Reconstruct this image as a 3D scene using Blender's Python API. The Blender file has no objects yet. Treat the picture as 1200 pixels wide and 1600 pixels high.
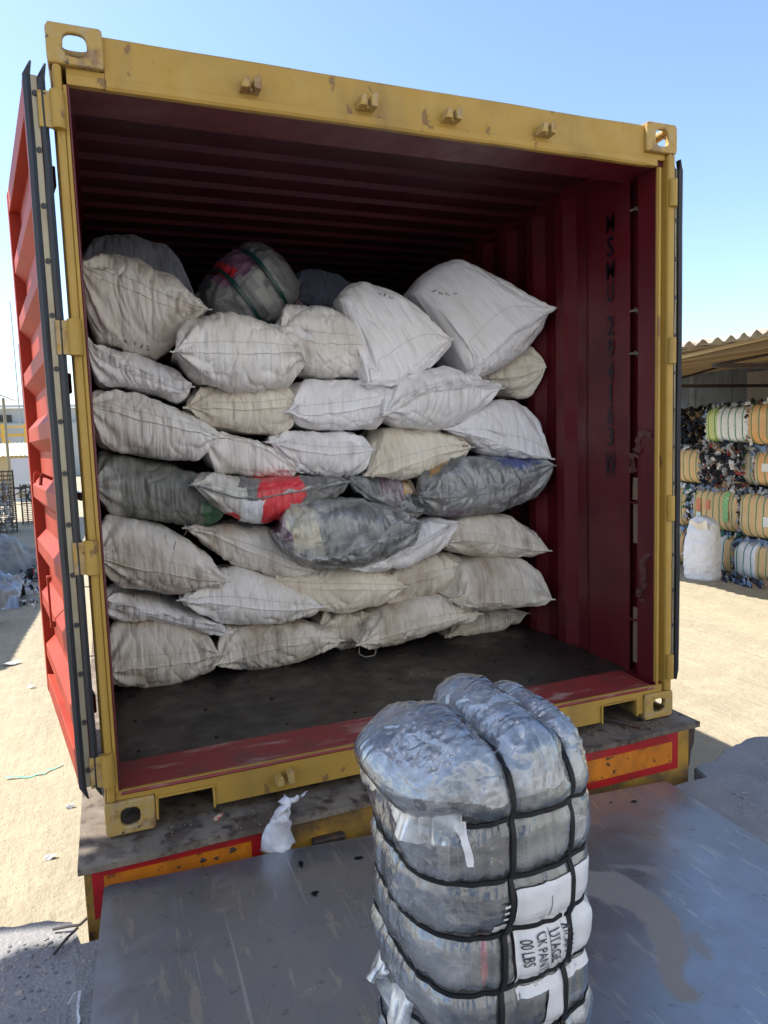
import bpy, bmesh, math, random
import numpy as np
from mathutils import Vector, Matrix
R = math.radians
SC = bpy.context.scene
COL = SC.collection
random.seed(7)

# ------------------------------------------------------------------ camera, world, sun, exposure
cd = bpy.data.cameras.new('Camera'); cam = bpy.data.objects.new('Camera', cd); COL.objects.link(cam)
cd.sensor_fit = 'VERTICAL'; cd.sensor_height = 36.0; cd.lens = 24.856; cd.clip_start = .02; cd.clip_end = 3000
_y, _p, _r = .3721, -.1006, -.0334
_f = Vector((math.sin(_y)*math.cos(_p), math.cos(_y)*math.cos(_p), math.sin(_p)))
_rt = Vector((math.cos(_y), -math.sin(_y), 0)); _up = _rt.cross(_f)
_r2 = _rt*math.cos(_r)+_up*math.sin(_r); _u2 = -_rt*math.sin(_r)+_up*math.cos(_r)
cam.matrix_world = Matrix(((_r2.x, _u2.x, -_f.x, .0824), (_r2.y, _u2.y, -_f.y, -2.4568), (_r2.z, _u2.z, -_f.z, 1.3017), (0, 0, 0, 1)))
SC.camera = cam
SC.render.resolution_x = 768; SC.render.resolution_y = 1024

SUN = Vector((-.48, .34, .81)).normalized()        # towards the sun
sun_el = math.asin(SUN.z); sun_az = math.atan2(SUN.x, SUN.y)
W = bpy.data.worlds.new('World'); SC.world = W; W.use_nodes = True
nt = W.node_tree; nt.nodes.clear()
sky = nt.nodes.new('ShaderNodeTexSky'); sky.sky_type = 'NISHITA'; sky.sun_disc = False
sky.sun_elevation = sun_el; sky.sun_rotation = sun_az; sky.air_density = 1.0; sky.dust_density = .9; sky.ozone_density = 2.6
bg = nt.nodes.new('ShaderNodeBackground'); bg.inputs[1].default_value = .14
ow = nt.nodes.new('ShaderNodeOutputWorld')
nt.links.new(sky.outputs[0], bg.inputs[0]); nt.links.new(bg.outputs[0], ow.inputs[0])
sl = bpy.data.lights.new('Sun', 'SUN'); sl.energy = 5.0; sl.angle = R(.5); sl.color = (1, .95, .86)
so = bpy.data.objects.new('Sun', sl); COL.objects.link(so)
so.rotation_euler = (-SUN).to_track_quat('-Z', 'Y').to_euler()
SC.view_settings.view_transform = 'Standard'; SC.view_settings.look = 'None'
SC.view_settings.exposure = 1.08; SC.view_settings.gamma = 1; SC.view_settings.use_curve_mapping = False
try:
    SC.cycles.max_bounces = 10; SC.cycles.diffuse_bounces = 6; SC.cycles.transparent_max_bounces = 16
    SC.cycles.caustics_reflective = False; SC.cycles.caustics_refractive = False
except Exception: pass

# ------------------------------------------------------------------ noise in numpy
def _h(ix, iy, iz, seed):
    n = (ix.astype(np.int64)*374761393 + iy.astype(np.int64)*668265263 + iz.astype(np.int64)*2147483647 + seed*1274126177) & 0xffffffff
    n = ((n ^ (n >> 13))*1274126177) & 0xffffffff
    n = (n ^ (n >> 16)) & 0xffffffff
    return n/4294967295.0*2-1
def vn(x, y=0, z=0, seed=0):
    x, y, z = np.broadcast_arrays(np.asarray(x, float), np.asarray(y, float), np.asarray(z, float))
    ix, iy, iz = np.floor(x), np.floor(y), np.floor(z)
    fx, fy, fz = x-ix, y-iy, z-iz
    fx, fy, fz = [t*t*(3-2*t) for t in (fx, fy, fz)]
    r = 0
    for a in (0, 1):
        for b in (0, 1):
            for c in (0, 1):
                w = (fx if a else 1-fx)*(fy if b else 1-fy)*(fz if c else 1-fz)
                r = r+w*_h(ix+a, iy+b, iz+c, seed)
    return r
def fbm(x, y=0, z=0, seed=0, o=3):
    r = 0; a = 1; f = 1
    for k in range(o):
        r = r+a*vn(np.asarray(x)*f, np.asarray(y)*f, np.asarray(z)*f, seed+k*17); a *= .5; f *= 2.03
    return r

# ------------------------------------------------------------------ materials
def mat(name, base, rough=.6, metal=0., layers=(), bumps=(), coord='pos', coat=0., coat_rough=.1, rough_var=None, spec=.5, sheen=0., alpha=None, emit=None, trans=0.):
    """layers: (colour, scale, lo, hi, (sx,sy,sz) stretch, strength); bumps: (scale, strength, distance, stretch, kind)"""
    m = bpy.data.materials.new(name); m.use_nodes = True
    t = m.node_tree; N = t.nodes; L = t.links; b = N['Principled BSDF']
    if coord == 'uv': src = N.new('ShaderNodeUVMap').outputs[0]
    elif coord == 'obj': src = N.new('ShaderNodeTexCoord').outputs['Object']
    else: src = N.new('ShaderNodeNewGeometry').outputs['Position']
    def mapped(st):
        if st is None: return src
        mp = N.new('ShaderNodeMapping'); L.new(src, mp.inputs[0]); mp.inputs['Scale'].default_value = st[:3]; mp.inputs['Rotation'].default_value = (0, 0, st[3] if len(st) > 3 else 0); return mp.outputs[0]
    def noise(sc, st, kind='n', det=5):
        if kind == 'v':
            n = N.new('ShaderNodeTexVoronoi'); n.inputs['Scale'].default_value = sc; L.new(mapped(st), n.inputs[0]); return n.outputs['Distance']
        if kind == 'w':
            n = N.new('ShaderNodeTexWave'); n.inputs['Scale'].default_value = sc; n.inputs['Distortion'].default_value = 1.2
            n.inputs['Detail'].default_value = 2; L.new(mapped(st), n.inputs[0]); return n.outputs['Fac']
        n = N.new('ShaderNodeTexNoise'); n.inputs['Scale'].default_value = sc; n.inputs['Detail'].default_value = det
        n.inputs['Roughness'].default_value = .6; L.new(mapped(st), n.inputs[0]); return n.outputs['Fac']
    cur = None
    b.inputs['Base Color'].default_value = (*base, 1)
    for ly in layers:
        c, sc, lo, hi = ly[:4]; st = ly[4] if len(ly) > 4 else None; k = ly[5] if len(ly) > 5 else 1.; kind = ly[6] if len(ly) > 6 else 'n'
        n = noise(sc, st, kind)
        mr = N.new('ShaderNodeMapRange'); mr.inputs[1].default_value = lo; mr.inputs[2].default_value = hi; mr.inputs[4].default_value = k
        mr.clamp = True; L.new(n, mr.inputs[0])
        mx = N.new('ShaderNodeMix'); mx.data_type = 'RGBA'; L.new(mr.outputs[0], mx.inputs[0])
        if cur is None: mx.inputs[6].default_value = (*base, 1)
        else: L.new(cur, mx.inputs[6])
        mx.inputs[7].default_value = (*c, 1); cur = mx.outputs[2]
    if cur is not None: L.new(cur, b.inputs['Base Color'])
    b.inputs['Roughness'].default_value = rough
    if rough_var:
        sc, r0, r1 = rough_var[:3]; n = noise(sc, rough_var[3] if len(rough_var) > 3 else None)
        mr = N.new('ShaderNodeMapRange'); mr.inputs[1].default_value = .35; mr.inputs[2].default_value = .65; mr.inputs[3].default_value = r0; mr.inputs[4].default_value = r1
        L.new(n, mr.inputs[0]); L.new(mr.outputs[0], b.inputs['Roughness'])
    b.inputs['Metallic'].default_value = metal
    b.inputs['Specular IOR Level'].default_value = spec
    if coat: b.inputs['Coat Weight'].default_value = coat; b.inputs['Coat Roughness'].default_value = coat_rough
    if sheen: b.inputs['Sheen Weight'].default_value = sheen
    if trans: b.inputs['Transmission Weight'].default_value = trans
    if alpha is not None: b.inputs['Alpha'].default_value = alpha
    if emit: b.inputs['Emission Color'].default_value = (*emit[0], 1); b.inputs['Emission Strength'].default_value = emit[1]
    prev = None
    for bp in bumps:
        sc, s, d = bp[:3]; st = bp[3] if len(bp) > 3 else None; kind = bp[4] if len(bp) > 4 else 'n'
        bn = N.new('ShaderNodeBump'); bn.inputs['Strength'].default_value = s; bn.inputs['Distance'].default_value = d
        L.new(noise(sc, st, kind), bn.inputs['Height'])
        if prev: L.new(prev, bn.inputs['Normal'])
        prev = bn.outputs[0]
    if prev:
        L.new(prev, b.inputs['Normal'])
        if coat: L.new(prev, b.inputs['Coat Normal'])
    m.diffuse_color = (*base, 1)
    return m

def film_mat(name, white=.25, clear=.55, rough=.16, base=.03, bscale=60, bstr=.6, bdist=.004, coord='pos', net=False, stretch=None, gloss=1.1):
    """thin wrinkled polythene: mostly see-through, part milky, with sharp reflections"""
    m = bpy.data.materials.new(name); m.use_nodes = True; t = m.node_tree; N = t.nodes; L = t.links; N.clear()
    out = N.new('ShaderNodeOutputMaterial')
    tr = N.new('ShaderNodeBsdfTransparent'); tr.inputs[0].default_value = (.97, .98, .99, 1)
    gl = N.new('ShaderNodeBsdfGlossy'); gl.inputs['Roughness'].default_value = rough; gl.inputs[0].default_value = (1, 1, 1, 1)
    df = N.new('ShaderNodeBsdfDiffuse'); df.inputs[0].default_value = (.8, .82, .83, 1)
    tl = N.new('ShaderNodeBsdfTranslucent'); tl.inputs[0].default_value = (.8, .82, .83, 1)
    geo = N.new('ShaderNodeUVMap') if coord == 'uv' else N.new('ShaderNodeNewGeometry')
    src = geo.outputs[0]
    if stretch:
        mp = N.new('ShaderNodeMapping'); L.new(src, mp.inputs[0]); mp.inputs['Scale'].default_value = stretch; src = mp.outputs[0]
    n1 = N.new('ShaderNodeTexNoise'); n1.inputs['Scale'].default_value = bscale; n1.inputs['Detail'].default_value = 4; n1.inputs['Distortion'].default_value = 1.2
    L.new(src, n1.inputs[0])
    bp = N.new('ShaderNodeBump'); bp.inputs['Strength'].default_value = bstr; bp.inputs['Distance'].default_value = bdist; L.new(n1.outputs[0], bp.inputs['Height'])
    for s in (gl, df): L.new(bp.outputs[0], s.inputs['Normal'])
    n2 = N.new('ShaderNodeTexNoise'); n2.inputs['Scale'].default_value = 9; n2.inputs['Detail'].default_value = 5; n2.inputs['Distortion'].default_value = .8; L.new(geo.outputs[0], n2.inputs[0])
    mr = N.new('ShaderNodeMapRange'); mr.inputs[1].default_value = .42; mr.inputs[2].default_value = .68; mr.inputs[3].default_value = white*.15; mr.inputs[4].default_value = min(1, white*2.6); L.new(n2.outputs[0], mr.inputs[0])
    milky = N.new('ShaderNodeMixShader'); milky.inputs[0].default_value = .4; L.new(df.outputs[0], milky.inputs[1]); L.new(tl.outputs[0], milky.inputs[2])
    a = N.new('ShaderNodeMixShader'); L.new(mr.outputs[0], a.inputs[0]); L.new(tr.outputs[0], a.inputs[1]); L.new(milky.outputs[0], a.inputs[2])
    last = a
    if net:
        w = N.new('ShaderNodeTexChecker'); 
        mp2 = N.new('ShaderNodeMapping'); mp2.inputs['Rotation'].default_value = (R(30), R(35), R(40)); L.new(geo.outputs[0], mp2.inputs[0])
        w.inputs['Scale'].default_value = 170; L.new(mp2.outputs[0], w.inputs[0])
        mm = N.new('ShaderNodeMath'); mm.operation = 'MULTIPLY'; mm.inputs[1].default_value = .08; L.new(w.outputs['Fac'], mm.inputs[0])
        nn = N.new('ShaderNodeMixShader'); L.new(mm.outputs[0], nn.inputs[0]); L.new(a.outputs[0], nn.inputs[1]); L.new(milky.outputs[0], nn.inputs[2]); last = nn
    fr = N.new('ShaderNodeFresnel'); fr.inputs['IOR'].default_value = 1.55; L.new(bp.outputs[0], fr.inputs['Normal'])
    ad = N.new('ShaderNodeMath'); ad.operation = 'MULTIPLY_ADD'; ad.inputs[1].default_value = gloss; ad.inputs[2].default_value = base; L.new(fr.outputs[0], ad.inputs[0]); ad.use_clamp = True
    z = N.new('ShaderNodeMixShader'); L.new(ad.outputs[0], z.inputs[0]); L.new(last.outputs[0], z.inputs[1]); L.new(gl.outputs[0], z.inputs[2])
    L.new(z.outputs[0], out.inputs[0])
    return m

M = {}
yl = [((.36, .22, .04), 2.2, .45, .75, None, .8), ((.50, .33, .08), 9, .5, .8, None, .5), ((.17, .085, .035), 11, .63, .67, (1.4, 1, .8), .8), ((.13, .09, .05), 3.0, .52, .8, (1, 1, .25), .75), ((.13, .065, .035), 60, .69, .72, None, .7)]
M['yellow'] = mat('yellow_paint', (.42, .25, .042), .5, layers=yl, bumps=((40, .15, .003), (300, .1, .001)), rough_var=(12, .4, .7))
M['yellow_worn'] = mat('worn_yellow_paint', (.43, .27, .065), .6, layers=[((.22, .11, .05), 9, .52, .60, None, .85), ((.40, .32, .2), 25, .45, .7, None, .7), ((.06, .045, .04), 30, .62, .68)], bumps=((60, .35, .004),))
M['yellow_trailer'] = mat('trailer_yellow_paint', (.42, .23, .025), .6, layers=[((.10, .065, .035), 5, .40, .62, (1, 1, 1), .9), ((.12, .06, .03), 26, .6, .7)], bumps=((50, .2, .003),))
M['maroon'] = mat('maroon_interior_paint', (.115, .008, .013), .42, layers=[((.08, .006, .012), 3, .4, .7), ((.14, .022, .022), 8, .62, .78, (1, 1, .15), .6), ((.14, .07, .06), 46, .70, .76, (1, 1, .3), .5)], bumps=((20, .15, .004), (200, .1, .001)), rough_var=(6, .3, .55))
M['roof_inside'] = mat('shade_darkened_maroon_roof', (.060, .005, .012), .5, layers=[((.04, .004, .01), 3, .4, .7)])  # darker maroon copy: the dim ceiling's shade put into the colour
M['red_door'] = mat('red_oxide_paint', (.34, .034, .012), .6, spec=.3, layers=[((.25, .022, .010), 3, .4, .7), ((.45, .10, .04), 20, .6, .75, (1, 1, .3), .5)], bumps=((60, .1, .002),))
M['red_sill'] = mat('scuffed_red_sill', (.24, .030, .028), .5, layers=[((.40, .26, .22), 14, .54, .66, (.25, 1, 1), .75), ((.10, .05, .04), 7, .5, .7, None, .6)], bumps=((60, .3, .003),))
M['floor'] = mat('dark_plywood_floor', (.030, .024, .020), .42, layers=[((.06, .045, .036), 3, .5, .75, None, .5), ((.012, .01, .01), 6, .5, .7), ((.12, .1, .08), 60, .66, .74, (.2, 1, 1), .6)], bumps=((30, .2, .003), (200, .1, .001)), rough_var=(7, .25, .6))
M['rubber'] = mat('black_rubber', (.018, .019, .024), .38, bumps=((60, .2, .002),))
M['steel_strip'] = mat('dull_steel_strip', (.30, .27, .20), .38, metal=.75, layers=[((.22, .16, .1), 9, .5, .7, None, .6)], bumps=((50, .2, .002),))
M['dark_steel'] = mat('rusty_dark_steel', (.06, .045, .04), .6, metal=.3, layers=[((.14, .07, .04), 20, .5, .7)], bumps=((80, .4, .002),))
M['bed'] = mat('dusty_steel_bed', (.125, .098, .074), .8, layers=[((.24, .20, .155), 4, .40, .66), ((.055, .038, .028), 14, .52, .64), ((.06, .04, .028), 6, .52, .60, None, .6), ((.33, .28, .22), 90, .66, .72)], bumps=((30, .35, .006), (220, .5, .002)))
M['plate'] = mat('scuffed_steel_plate', (.34, .355, .38), .32, metal=.8, layers=[((.44, .43, .41), 3.5, .42, .72, (1, .6, 1), .6), ((.33, .34, .36), 1.6, .42, .70, None, .6), ((.30, .29, .28), 24, .60, .68, (1.3, .6, 1), .5), ((.58, .54, .47), 11, .60, .64, (2.4, .45, 1, .5), .55), ((.20, .20, .20), 30, .64, .67, None, .6), ((.66, .66, .66), 22, .685, .70, (2.2, .03, 1, .6), .6), ((.62, .62, .62), 19, .69, .702, (2.0, .03, 1, -.5), .6), ((.42, .42, .42), 60, .68, .71, (1, .06, 1), .5)],
                 bumps=((5, .12, .01), (90, .12, .0012)), rough_var=(9, .27, .42))
M['mud'] = mat('dried_mud_stain', (.30, .26, .225), .55, metal=.3, layers=[((.24, .21, .19), 12, .45, .65)], bumps=((120, .4, .001),))
def add_mask(m, attr, col, metal, rough, k=1.):
    t = m.node_tree; N = t.nodes; L = t.links; b = N['Principled BSDF']; at = N.new('ShaderNodeAttribute'); at.attribute_name = attr
    mu = N.new('ShaderNodeMath'); mu.operation = 'MULTIPLY'; mu.inputs[1].default_value = k; L.new(at.outputs['Fac'], mu.inputs[0])
    src = b.inputs['Base Color'].links[0].from_socket; mx = N.new('ShaderNodeMix'); mx.data_type = 'RGBA'; L.new(mu.outputs[0], mx.inputs[0]); L.new(src, mx.inputs[6]); mx.inputs[7].default_value = (*col, 1); L.new(mx.outputs[2], b.inputs['Base Color'])
    for nm, v in (('Metallic', metal), ('Roughness', rough)):
        i = b.inputs[nm]; f = N.new('ShaderNodeMix'); f.data_type = 'FLOAT'; L.new(mu.outputs[0], f.inputs[0])
        if i.links: L.new(i.links[0].from_socket, f.inputs[2])
        else: f.inputs[2].default_value = i.default_value
        f.inputs[3].default_value = v; L.new(f.outputs[0], i)
add_mask(M['plate'], 'dust', (.42, .40, .36), .35, .55, .45)
add_mask(M['plate'], 'mud', (.27, .235, .20), .15, .60, .85)
M['hole'] = mat('hole_shadow', (.004, .004, .004), .9)
M['dock'] = mat('worn_aggregate_concrete', (.42, .39, .34), .85, layers=[((.25, .23, .20), 5, .4, .65), ((.17, .175, .19), 80, .05, .26, None, .75, 'v'), ((.44, .41, .36), 40, .6, .72, None, .7)], bumps=((80, .35, .006, None, 'v'), (25, .5, .012), (180, .5, .003)))
M['ground'] = mat('dusty_concrete_yard', (.33, .28, .19), .95, layers=[((.25, .21, .15), .9, .48, .60, (1.6, .22, 1), .45), ((.26, .22, .15), 1.1, .42, .72, None, .5), ((.37, .325, .225), 5, .45, .7, None, .7), ((.16, .14, .11), 38, .60, .70, None, .75), ((.42, .38, .30), 24, .62, .72, None, .5)], bumps=((14, .6, .03), (60, .6, .012), (3, .5, .04, (2.5, .3, 1))))
M['refl_red'] = mat('red_reflective', (.42, .012, .016), .4, layers=[((.15, .02, .015), 7, .46, .66, None, .8)], bumps=((260, .2, .001),))
M['refl_orange'] = mat('orange_reflective', (.70, .22, .012), .4, layers=[((.24, .09, .02), 6, .46, .66, None, .75), ((.05, .03, .02), 22, .62, .66), ((.4, .12, .01), 2, .4, .6, (3, 1, 1), .5)], bumps=((260, .25, .001),))
M['letters'] = mat('black_stencil_paint', (.003, .003, .010), .4)
M['tan_card'] = mat('cardboard_strip', (.24, .165, .11), .8, bumps=((50, .2, .002),))
M['black_strap'] = mat('black_strapping', (.008, .009, .011), .42, spec=.25, bumps=((300, .2, .0006),))
M['green_strap'] = mat('green_strapping', (.02, .28, .17), .4)
M['dgreen_strap'] = mat('dark_green_strapping', (.005, .06, .045), .35)
M['white_paper'] = mat('white_printed_label', (.66, .66, .68), .45, coat=.5, coat_rough=.15, bumps=((26, .4, .006), (140, .4, .0015)))
M['print'] = mat('black_print', (.03, .03, .04), .5)
M['thread'] = mat('stitching_thread', (.34, .33, .30), .7)
M['thread_dark'] = mat('grey_stitching', (.12, .115, .11), .7)

def sack_mat(name, base, dirt, k, scale=4.5, rough=.58):
    return mat(name, base, rough, coord='uv', sheen=.15, layers=[
        (dirt, scale, .47, .70, (1.0, .7, 1), k), (tuple(c*.55 for c in dirt), scale*2.7, .55, .72, (1.4, .5, 1), k*.8),
        (tuple(c*.86 for c in base), 40, .5, .75, (2.0, .16, 1), .35), (tuple(c*.5 for c in dirt), 90, .69, .73, (1, .4, 1), k*.8)],
        bumps=((26, .6, .012, (2.3, .15, 1)), (60, .7, .006, (1.7, .2, 1)), (170, .5, .002, (1.2, .4, 1)), (9, .4, .014)))
M['sack_white'] = sack_mat('clean_white_woven_sack', (.92, .91, .92), (.64, .57, .48), .45)
M['sack_mid'] = sack_mat('grubby_white_woven_sack', (.89, .865, .83), (.50, .42, .32), .6)
M['sack_cream'] = sack_mat('cream_woven_sack', (.84, .78, .66), (.52, .44, .31), .6)
M['sack_dirty'] = sack_mat('dirty_woven_sack', (.82, .775, .70), (.44, .35, .25), .9)
M['sack_floor'] = sack_mat('soiled_woven_sack', (.77, .715, .62), (.34, .26, .18), .95, 3.4)
M['sack_grey'] = sack_mat('grey_woven_sack', (.22, .23, .26), (.15, .15, .17), .5)
M['sack_blue'] = sack_mat('dusky_blue_sack', (.13, .15, .20), (.1, .1, .13), .5)
def wrapped(name, base, k=.8, var=None, rough=.45):
    return mat(name, base, rough, coord='uv', coat=k*.5, coat_rough=.2, layers=[(var or tuple(min(1, c*1.7+.03) for c in base), 24, .45, .68, (1.6, .35, 1), .45), (tuple(c*.45 for c in base), 13, .5, .70, (1.5, .35, 1), .6), ((.50, .50, .49), 46, .60, .74, (2.0, .3, 1), .5)],
               bumps=((26, .5, .010, (1.8, .4, 1)), (90, .6, .004, (1.6, .4, 1))))
M['w_dark'] = wrapped('dark_clothes_in_polythene', (.19, .188, .18))
M['w_smoky'] = wrapped('smoky_olive_polythene', (.20, .205, .185), .5)
M['w_grey'] = wrapped('grey_clothes_in_polythene', (.36, .355, .33))
M['w_milky'] = wrapped('milky_polythene', (.64, .62, .56), .7)
M['w_red'] = wrapped('red_clothes_in_polythene', (.75, .035, .05), .7, (.85, .18, .18))
M['w_blue'] = wrapped('blue_clothes_in_polythene', (.07, .12, .36))
M['w_white'] = wrapped('white_clothes_in_polythene', (.80, .82, .86))
M['w_orange'] = wrapped('orange_clothes_in_polythene', (.75, .40, .08))
M['w_green'] = wrapped('green_clothes_in_polythene', (.07, .17, .09))
M['w_purple'] = wrapped('purple_clothes_in_polythene', (.22, .11, .17))
M['w_cream'] = wrapped('cream_clothes_in_polythene', (.68, .60, .42))
M['film'] = film_mat('clear_film', .26, rough=.08, base=.03, bscale=60, bdist=.0015, bstr=.5, gloss=.5)
M['flap'] = film_mat('folded_film', .42, rough=.34, base=.02, bscale=90, bdist=.002, bstr=.5, gloss=.35)

# ------------------------------------------------------------------ objects
def tag(o, label=None, cat=None, group=None, kind=None):
    if label: o['label'] = label
    if cat: o['category'] = cat
    if group: o['group'] = group
    if kind: o['kind'] = kind
    return o
def empty(name, loc, rz=0, label=None, cat=None, group=None):
    o = bpy.data.objects.new(name, None); o.empty_display_size = .1; COL.objects.link(o)
    o.location = loc; o.rotation_euler = (0, 0, rz); return tag(o, label, cat, group)
def link(name, me, parent=None, world=True):
    o = bpy.data.objects.new(name, me); COL.objects.link(o)
    if parent is not None:
        o.parent = parent
        if world:
            p = parent; off = Vector()
            while p is not None: off += p.location; p = p.parent
            o.location = -off
    return o
def raw(name, verts, faces, mats, parent=None, smooth=True, mi=None, uv=None, world=True):
    me = bpy.data.meshes.new(name)
    me.from_pydata([tuple(map(float, v)) for v in verts], [], [tuple(map(int, f)) for f in faces])
    for m in (mats if isinstance(mats, (list, tuple)) else [mats]): me.materials.append(m)
    if mi is not None: me.polygons.foreach_set('material_index', np.asarray(mi, dtype=np.int32))
    if uv is not None:
        l = me.uv_layers.new(name='UVMap'); vi = np.zeros(len(me.loops), dtype=np.int32); me.loops.foreach_get('vertex_index', vi)
        l.data.foreach_set('uv', np.asarray(uv, dtype=np.float32)[vi].ravel())
    if smooth: me.polygons.foreach_set('use_smooth', [True]*len(me.polygons))
    me.update()
    return link(name, me, parent, world)
def gridfaces(n, m, wrap=False, off=0):
    f = []
    for i in range(n-1):
        for j in range(m if wrap else m-1):
            k = (j+1) % m
            f.append((off+i*m+j, off+i*m+k, off+(i+1)*m+k, off+(i+1)*m+j))
    return f
class MB:
    def __init__(s): s.v = []; s.f = []; s.m = []; s.cur = 0
    def add(s, vs, fs):
        o = len(s.v); s.v += [tuple(v) for v in vs]; s.f += [tuple(o+i for i in f) for f in fs]; s.m += [s.cur]*len(fs); return s
    def box(s, x0, x1, y0, y1, z0, z1):
        return s.add([(x0, y0, z0), (x1, y0, z0), (x1, y1, z0), (x0, y1, z0), (x0, y0, z1), (x1, y0, z1), (x1, y1, z1), (x0, y1, z1)],
                     [(0, 3, 2, 1), (4, 5, 6, 7), (0, 1, 5, 4), (1, 2, 6, 5), (2, 3, 7, 6), (3, 0, 4, 7)])
    def cyl(s, p0, p1, r0, r1=None, n=14):
        p0, p1 = Vector(p0), Vector(p1); r1 = r0 if r1 is None else r1
        d = (p1-p0).normalized(); a = d.orthogonal().normalized(); b = d.cross(a); vs = []
        for p, r in ((p0, r0), (p1, r1)):
            for i in range(n):
                t = 2*math.pi*i/n; vs.append(p+a*(r*math.cos(t))+b*(r*math.sin(t)))
        return s.add(vs, [(i, (i+1) % n, n+(i+1) % n, n+i) for i in range(n)]+[tuple(range(n))[::-1], tuple(range(n, 2*n))])
    def tube(s, pts, r, n=8):
        pts = [Vector(p) for p in pts]
        for a, b in zip(pts[:-1], pts[1:]): s.cyl(a, b, r, r, n)
        return s
    def prism(s, poly, axis, a, b):
        """poly: 2-D outline in the two other axes (in order), extruded from a to b along axis"""
        def P(u, v, w): return {'x': (w, u, v), 'y': (u, w, v), 'z': (u, v, w)}[axis]
        n = len(poly); vs = [P(u, v, a) for u, v in poly]+[P(u, v, b) for u, v in poly]
        fs = [tuple(range(n)), tuple(range(n, 2*n))[::-1]]+[(i, n+i, n+(i+1) % n, (i+1) % n) for i in range(n)]
        return s.add(vs, fs)
    def build(s, name, mats, parent=None, bevel=0, smooth=False, world=True, fixn=True):
        o = raw(name, s.v, s.f, mats, parent, smooth, s.m, None, world)
        if fixn:
            bm = bmesh.new(); bm.from_mesh(o.data); bmesh.ops.recalc_face_normals(bm, faces=bm.faces); bm.to_mesh(o.data); bm.free()
        if bevel:
            b = o.modifiers.new('Bevel', 'BEVEL'); b.width = bevel; b.segments = 2; b.limit_method = 'ANGLE'; b.angle_limit = R(40)
        return o
def text_mesh(s, size=.1, sx=1., off=.008):
    c = bpy.data.curves.new('t', 'FONT'); c.body = s; c.size = size; c.align_x = 'LEFT'; c.align_y = 'CENTER'; c.resolution_u = 3; c.offset = size*off
    o = bpy.data.objects.new('t', c); COL.objects.link(o); bpy.context.view_layer.update()
    dg = bpy.context.evaluated_depsgraph_get(); me = bpy.data.meshes.new_from_object(o.evaluated_get(dg))
    bpy.data.objects.remove(o); V = [(v.co.x*sx, v.co.y) for v in me.vertices]; F = [tuple(p.vertices) for p in me.polygons]
    bpy.data.meshes.remove(me); return V, F

# ------------------------------------------------------------------ ground, dock
def sheet(name, x0, x1, y0, y1, nx, ny, z, amp, mt, parent=None, seed=1):
    X = np.linspace(x0, x1, nx); Y = np.linspace(y0, y1, ny); gx, gy = np.meshgrid(X, Y)
    gz = z+amp*fbm(gx*.6, gy*.6, 0, seed)
    v = np.stack([gx.ravel(), gy.ravel(), gz.ravel()], 1); return v, gridfaces(ny, nx)
v, f = sheet('ground', -8, 16, -.3, 40, 160, 260, -1.3, .012, M['ground'])
o = raw('ground', v, f, M['ground']); tag(o, kind='structure')
o = MB().add([(-900, -900, -1.33), (900, -900, -1.33), (900, 1500, -1.33), (-900, 1500, -1.33)], [(0, 1, 2, 3)]).build('yard', M['ground']); tag(o, kind='structure')

# dock platform with a broken front edge
ex = [(-9, .05), (-3, .1), (-1.4, .06), (-.9, .12), (-.6, .02), (-.36, .02), (-.22, -.01), (-.12, -.03), (-.09, -.16), (2.47, -.16), (2.50, -.06), (2.60, -.03), (2.75, .0), (2.95, .04), (3.15, .06), (3.5, .12), (4.2, .1), (6, .15), (11, .1)]
pts = []
for (a, ya), (b, yb) in zip(ex[:-1], ex[1:]):
    n = max(1, int((b-a)/.025)) if a < 5 and a > -1.6 else 3
    for k in range(n):
        t = k/n; x = a+(b-a)*t; y = ya+(yb-ya)*t
        if not (-.11 < x < 2.48): y += .028*float(fbm(x*9, 0, 0, 5))
        pts.append((x, y))
pts.append(ex[-1])
rows = [0, -.012, -.05, -.12, -.25, -.5, -1, -2, -4, -9, -14]
V = []; F = []
n = len(pts)
for k, r_ in enumerate([None]+rows):
    for (x, y) in pts:
        if k == 0: V.append((x, y-.03+.03*float(vn(x*14, 3, 0, 4)), -1.3))
        else:
            zz = -.23 - (.012 if k == 1 else 0) + .004*float(fbm(x*5, (y+r_)*5, 0, 8)); V.append((x, y+r_, zz))
F = gridfaces(len(rows)+1, n)
o = raw('dock', V, F, M['dock'], smooth=False); tag(o, kind='structure')

# loose stones set in the dock concrete
rng = random.Random(3)
mb = MB()
def stone(mb, x, y, z, r, flat=.13):
    n = 5; h0 = rng.random()*6.28; top = []; bot = []
    for i in range(n):
        a = h0+i*6.283/n; rr = r*(.7+.5*rng.random()); top.append((x+rr*.72*math.cos(a), y+rr*.72*math.sin(a), z+r*flat)); bot.append((x+rr*math.cos(a), y+rr*math.sin(a), z-.004))
    c = (x+.1*r, y, z+r*flat*1.25)
    mb.add(bot+top+[c], [(i, (i+1) % n, n+(i+1) % n, n+i) for i in range(n)]+[(n+i, n+(i+1) % n, 2*n) for i in range(n)])
for k in range(2100):
    if k % 3: x = rng.uniform(-.75, -.02); y = rng.uniform(-1.35, -.09)
    else: x = rng.uniform(2.35, 3.5); y = rng.uniform(-1.1, -.12)
    if -.11 < x < 2.48 and y > -.2: continue
    mb.cur = rng.choice((0, 0, 0, 1, 2)); r_ = rng.uniform(.003, .010)*(1.35 if rng.random() < .1 else 1)
    stone(mb, x, y, -.231, r_)
o = mb.build('aggregate_stones', [mat('blue_grey_stone', (.17, .175, .19), .6, layers=[((.27, .26, .25), 60, .45, .65)]), mat('tan_stone', (.34, .30, .25), .7), mat('dark_stone', (.11, .11, .115), .55)]); tag(o, kind='stuff')

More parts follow.
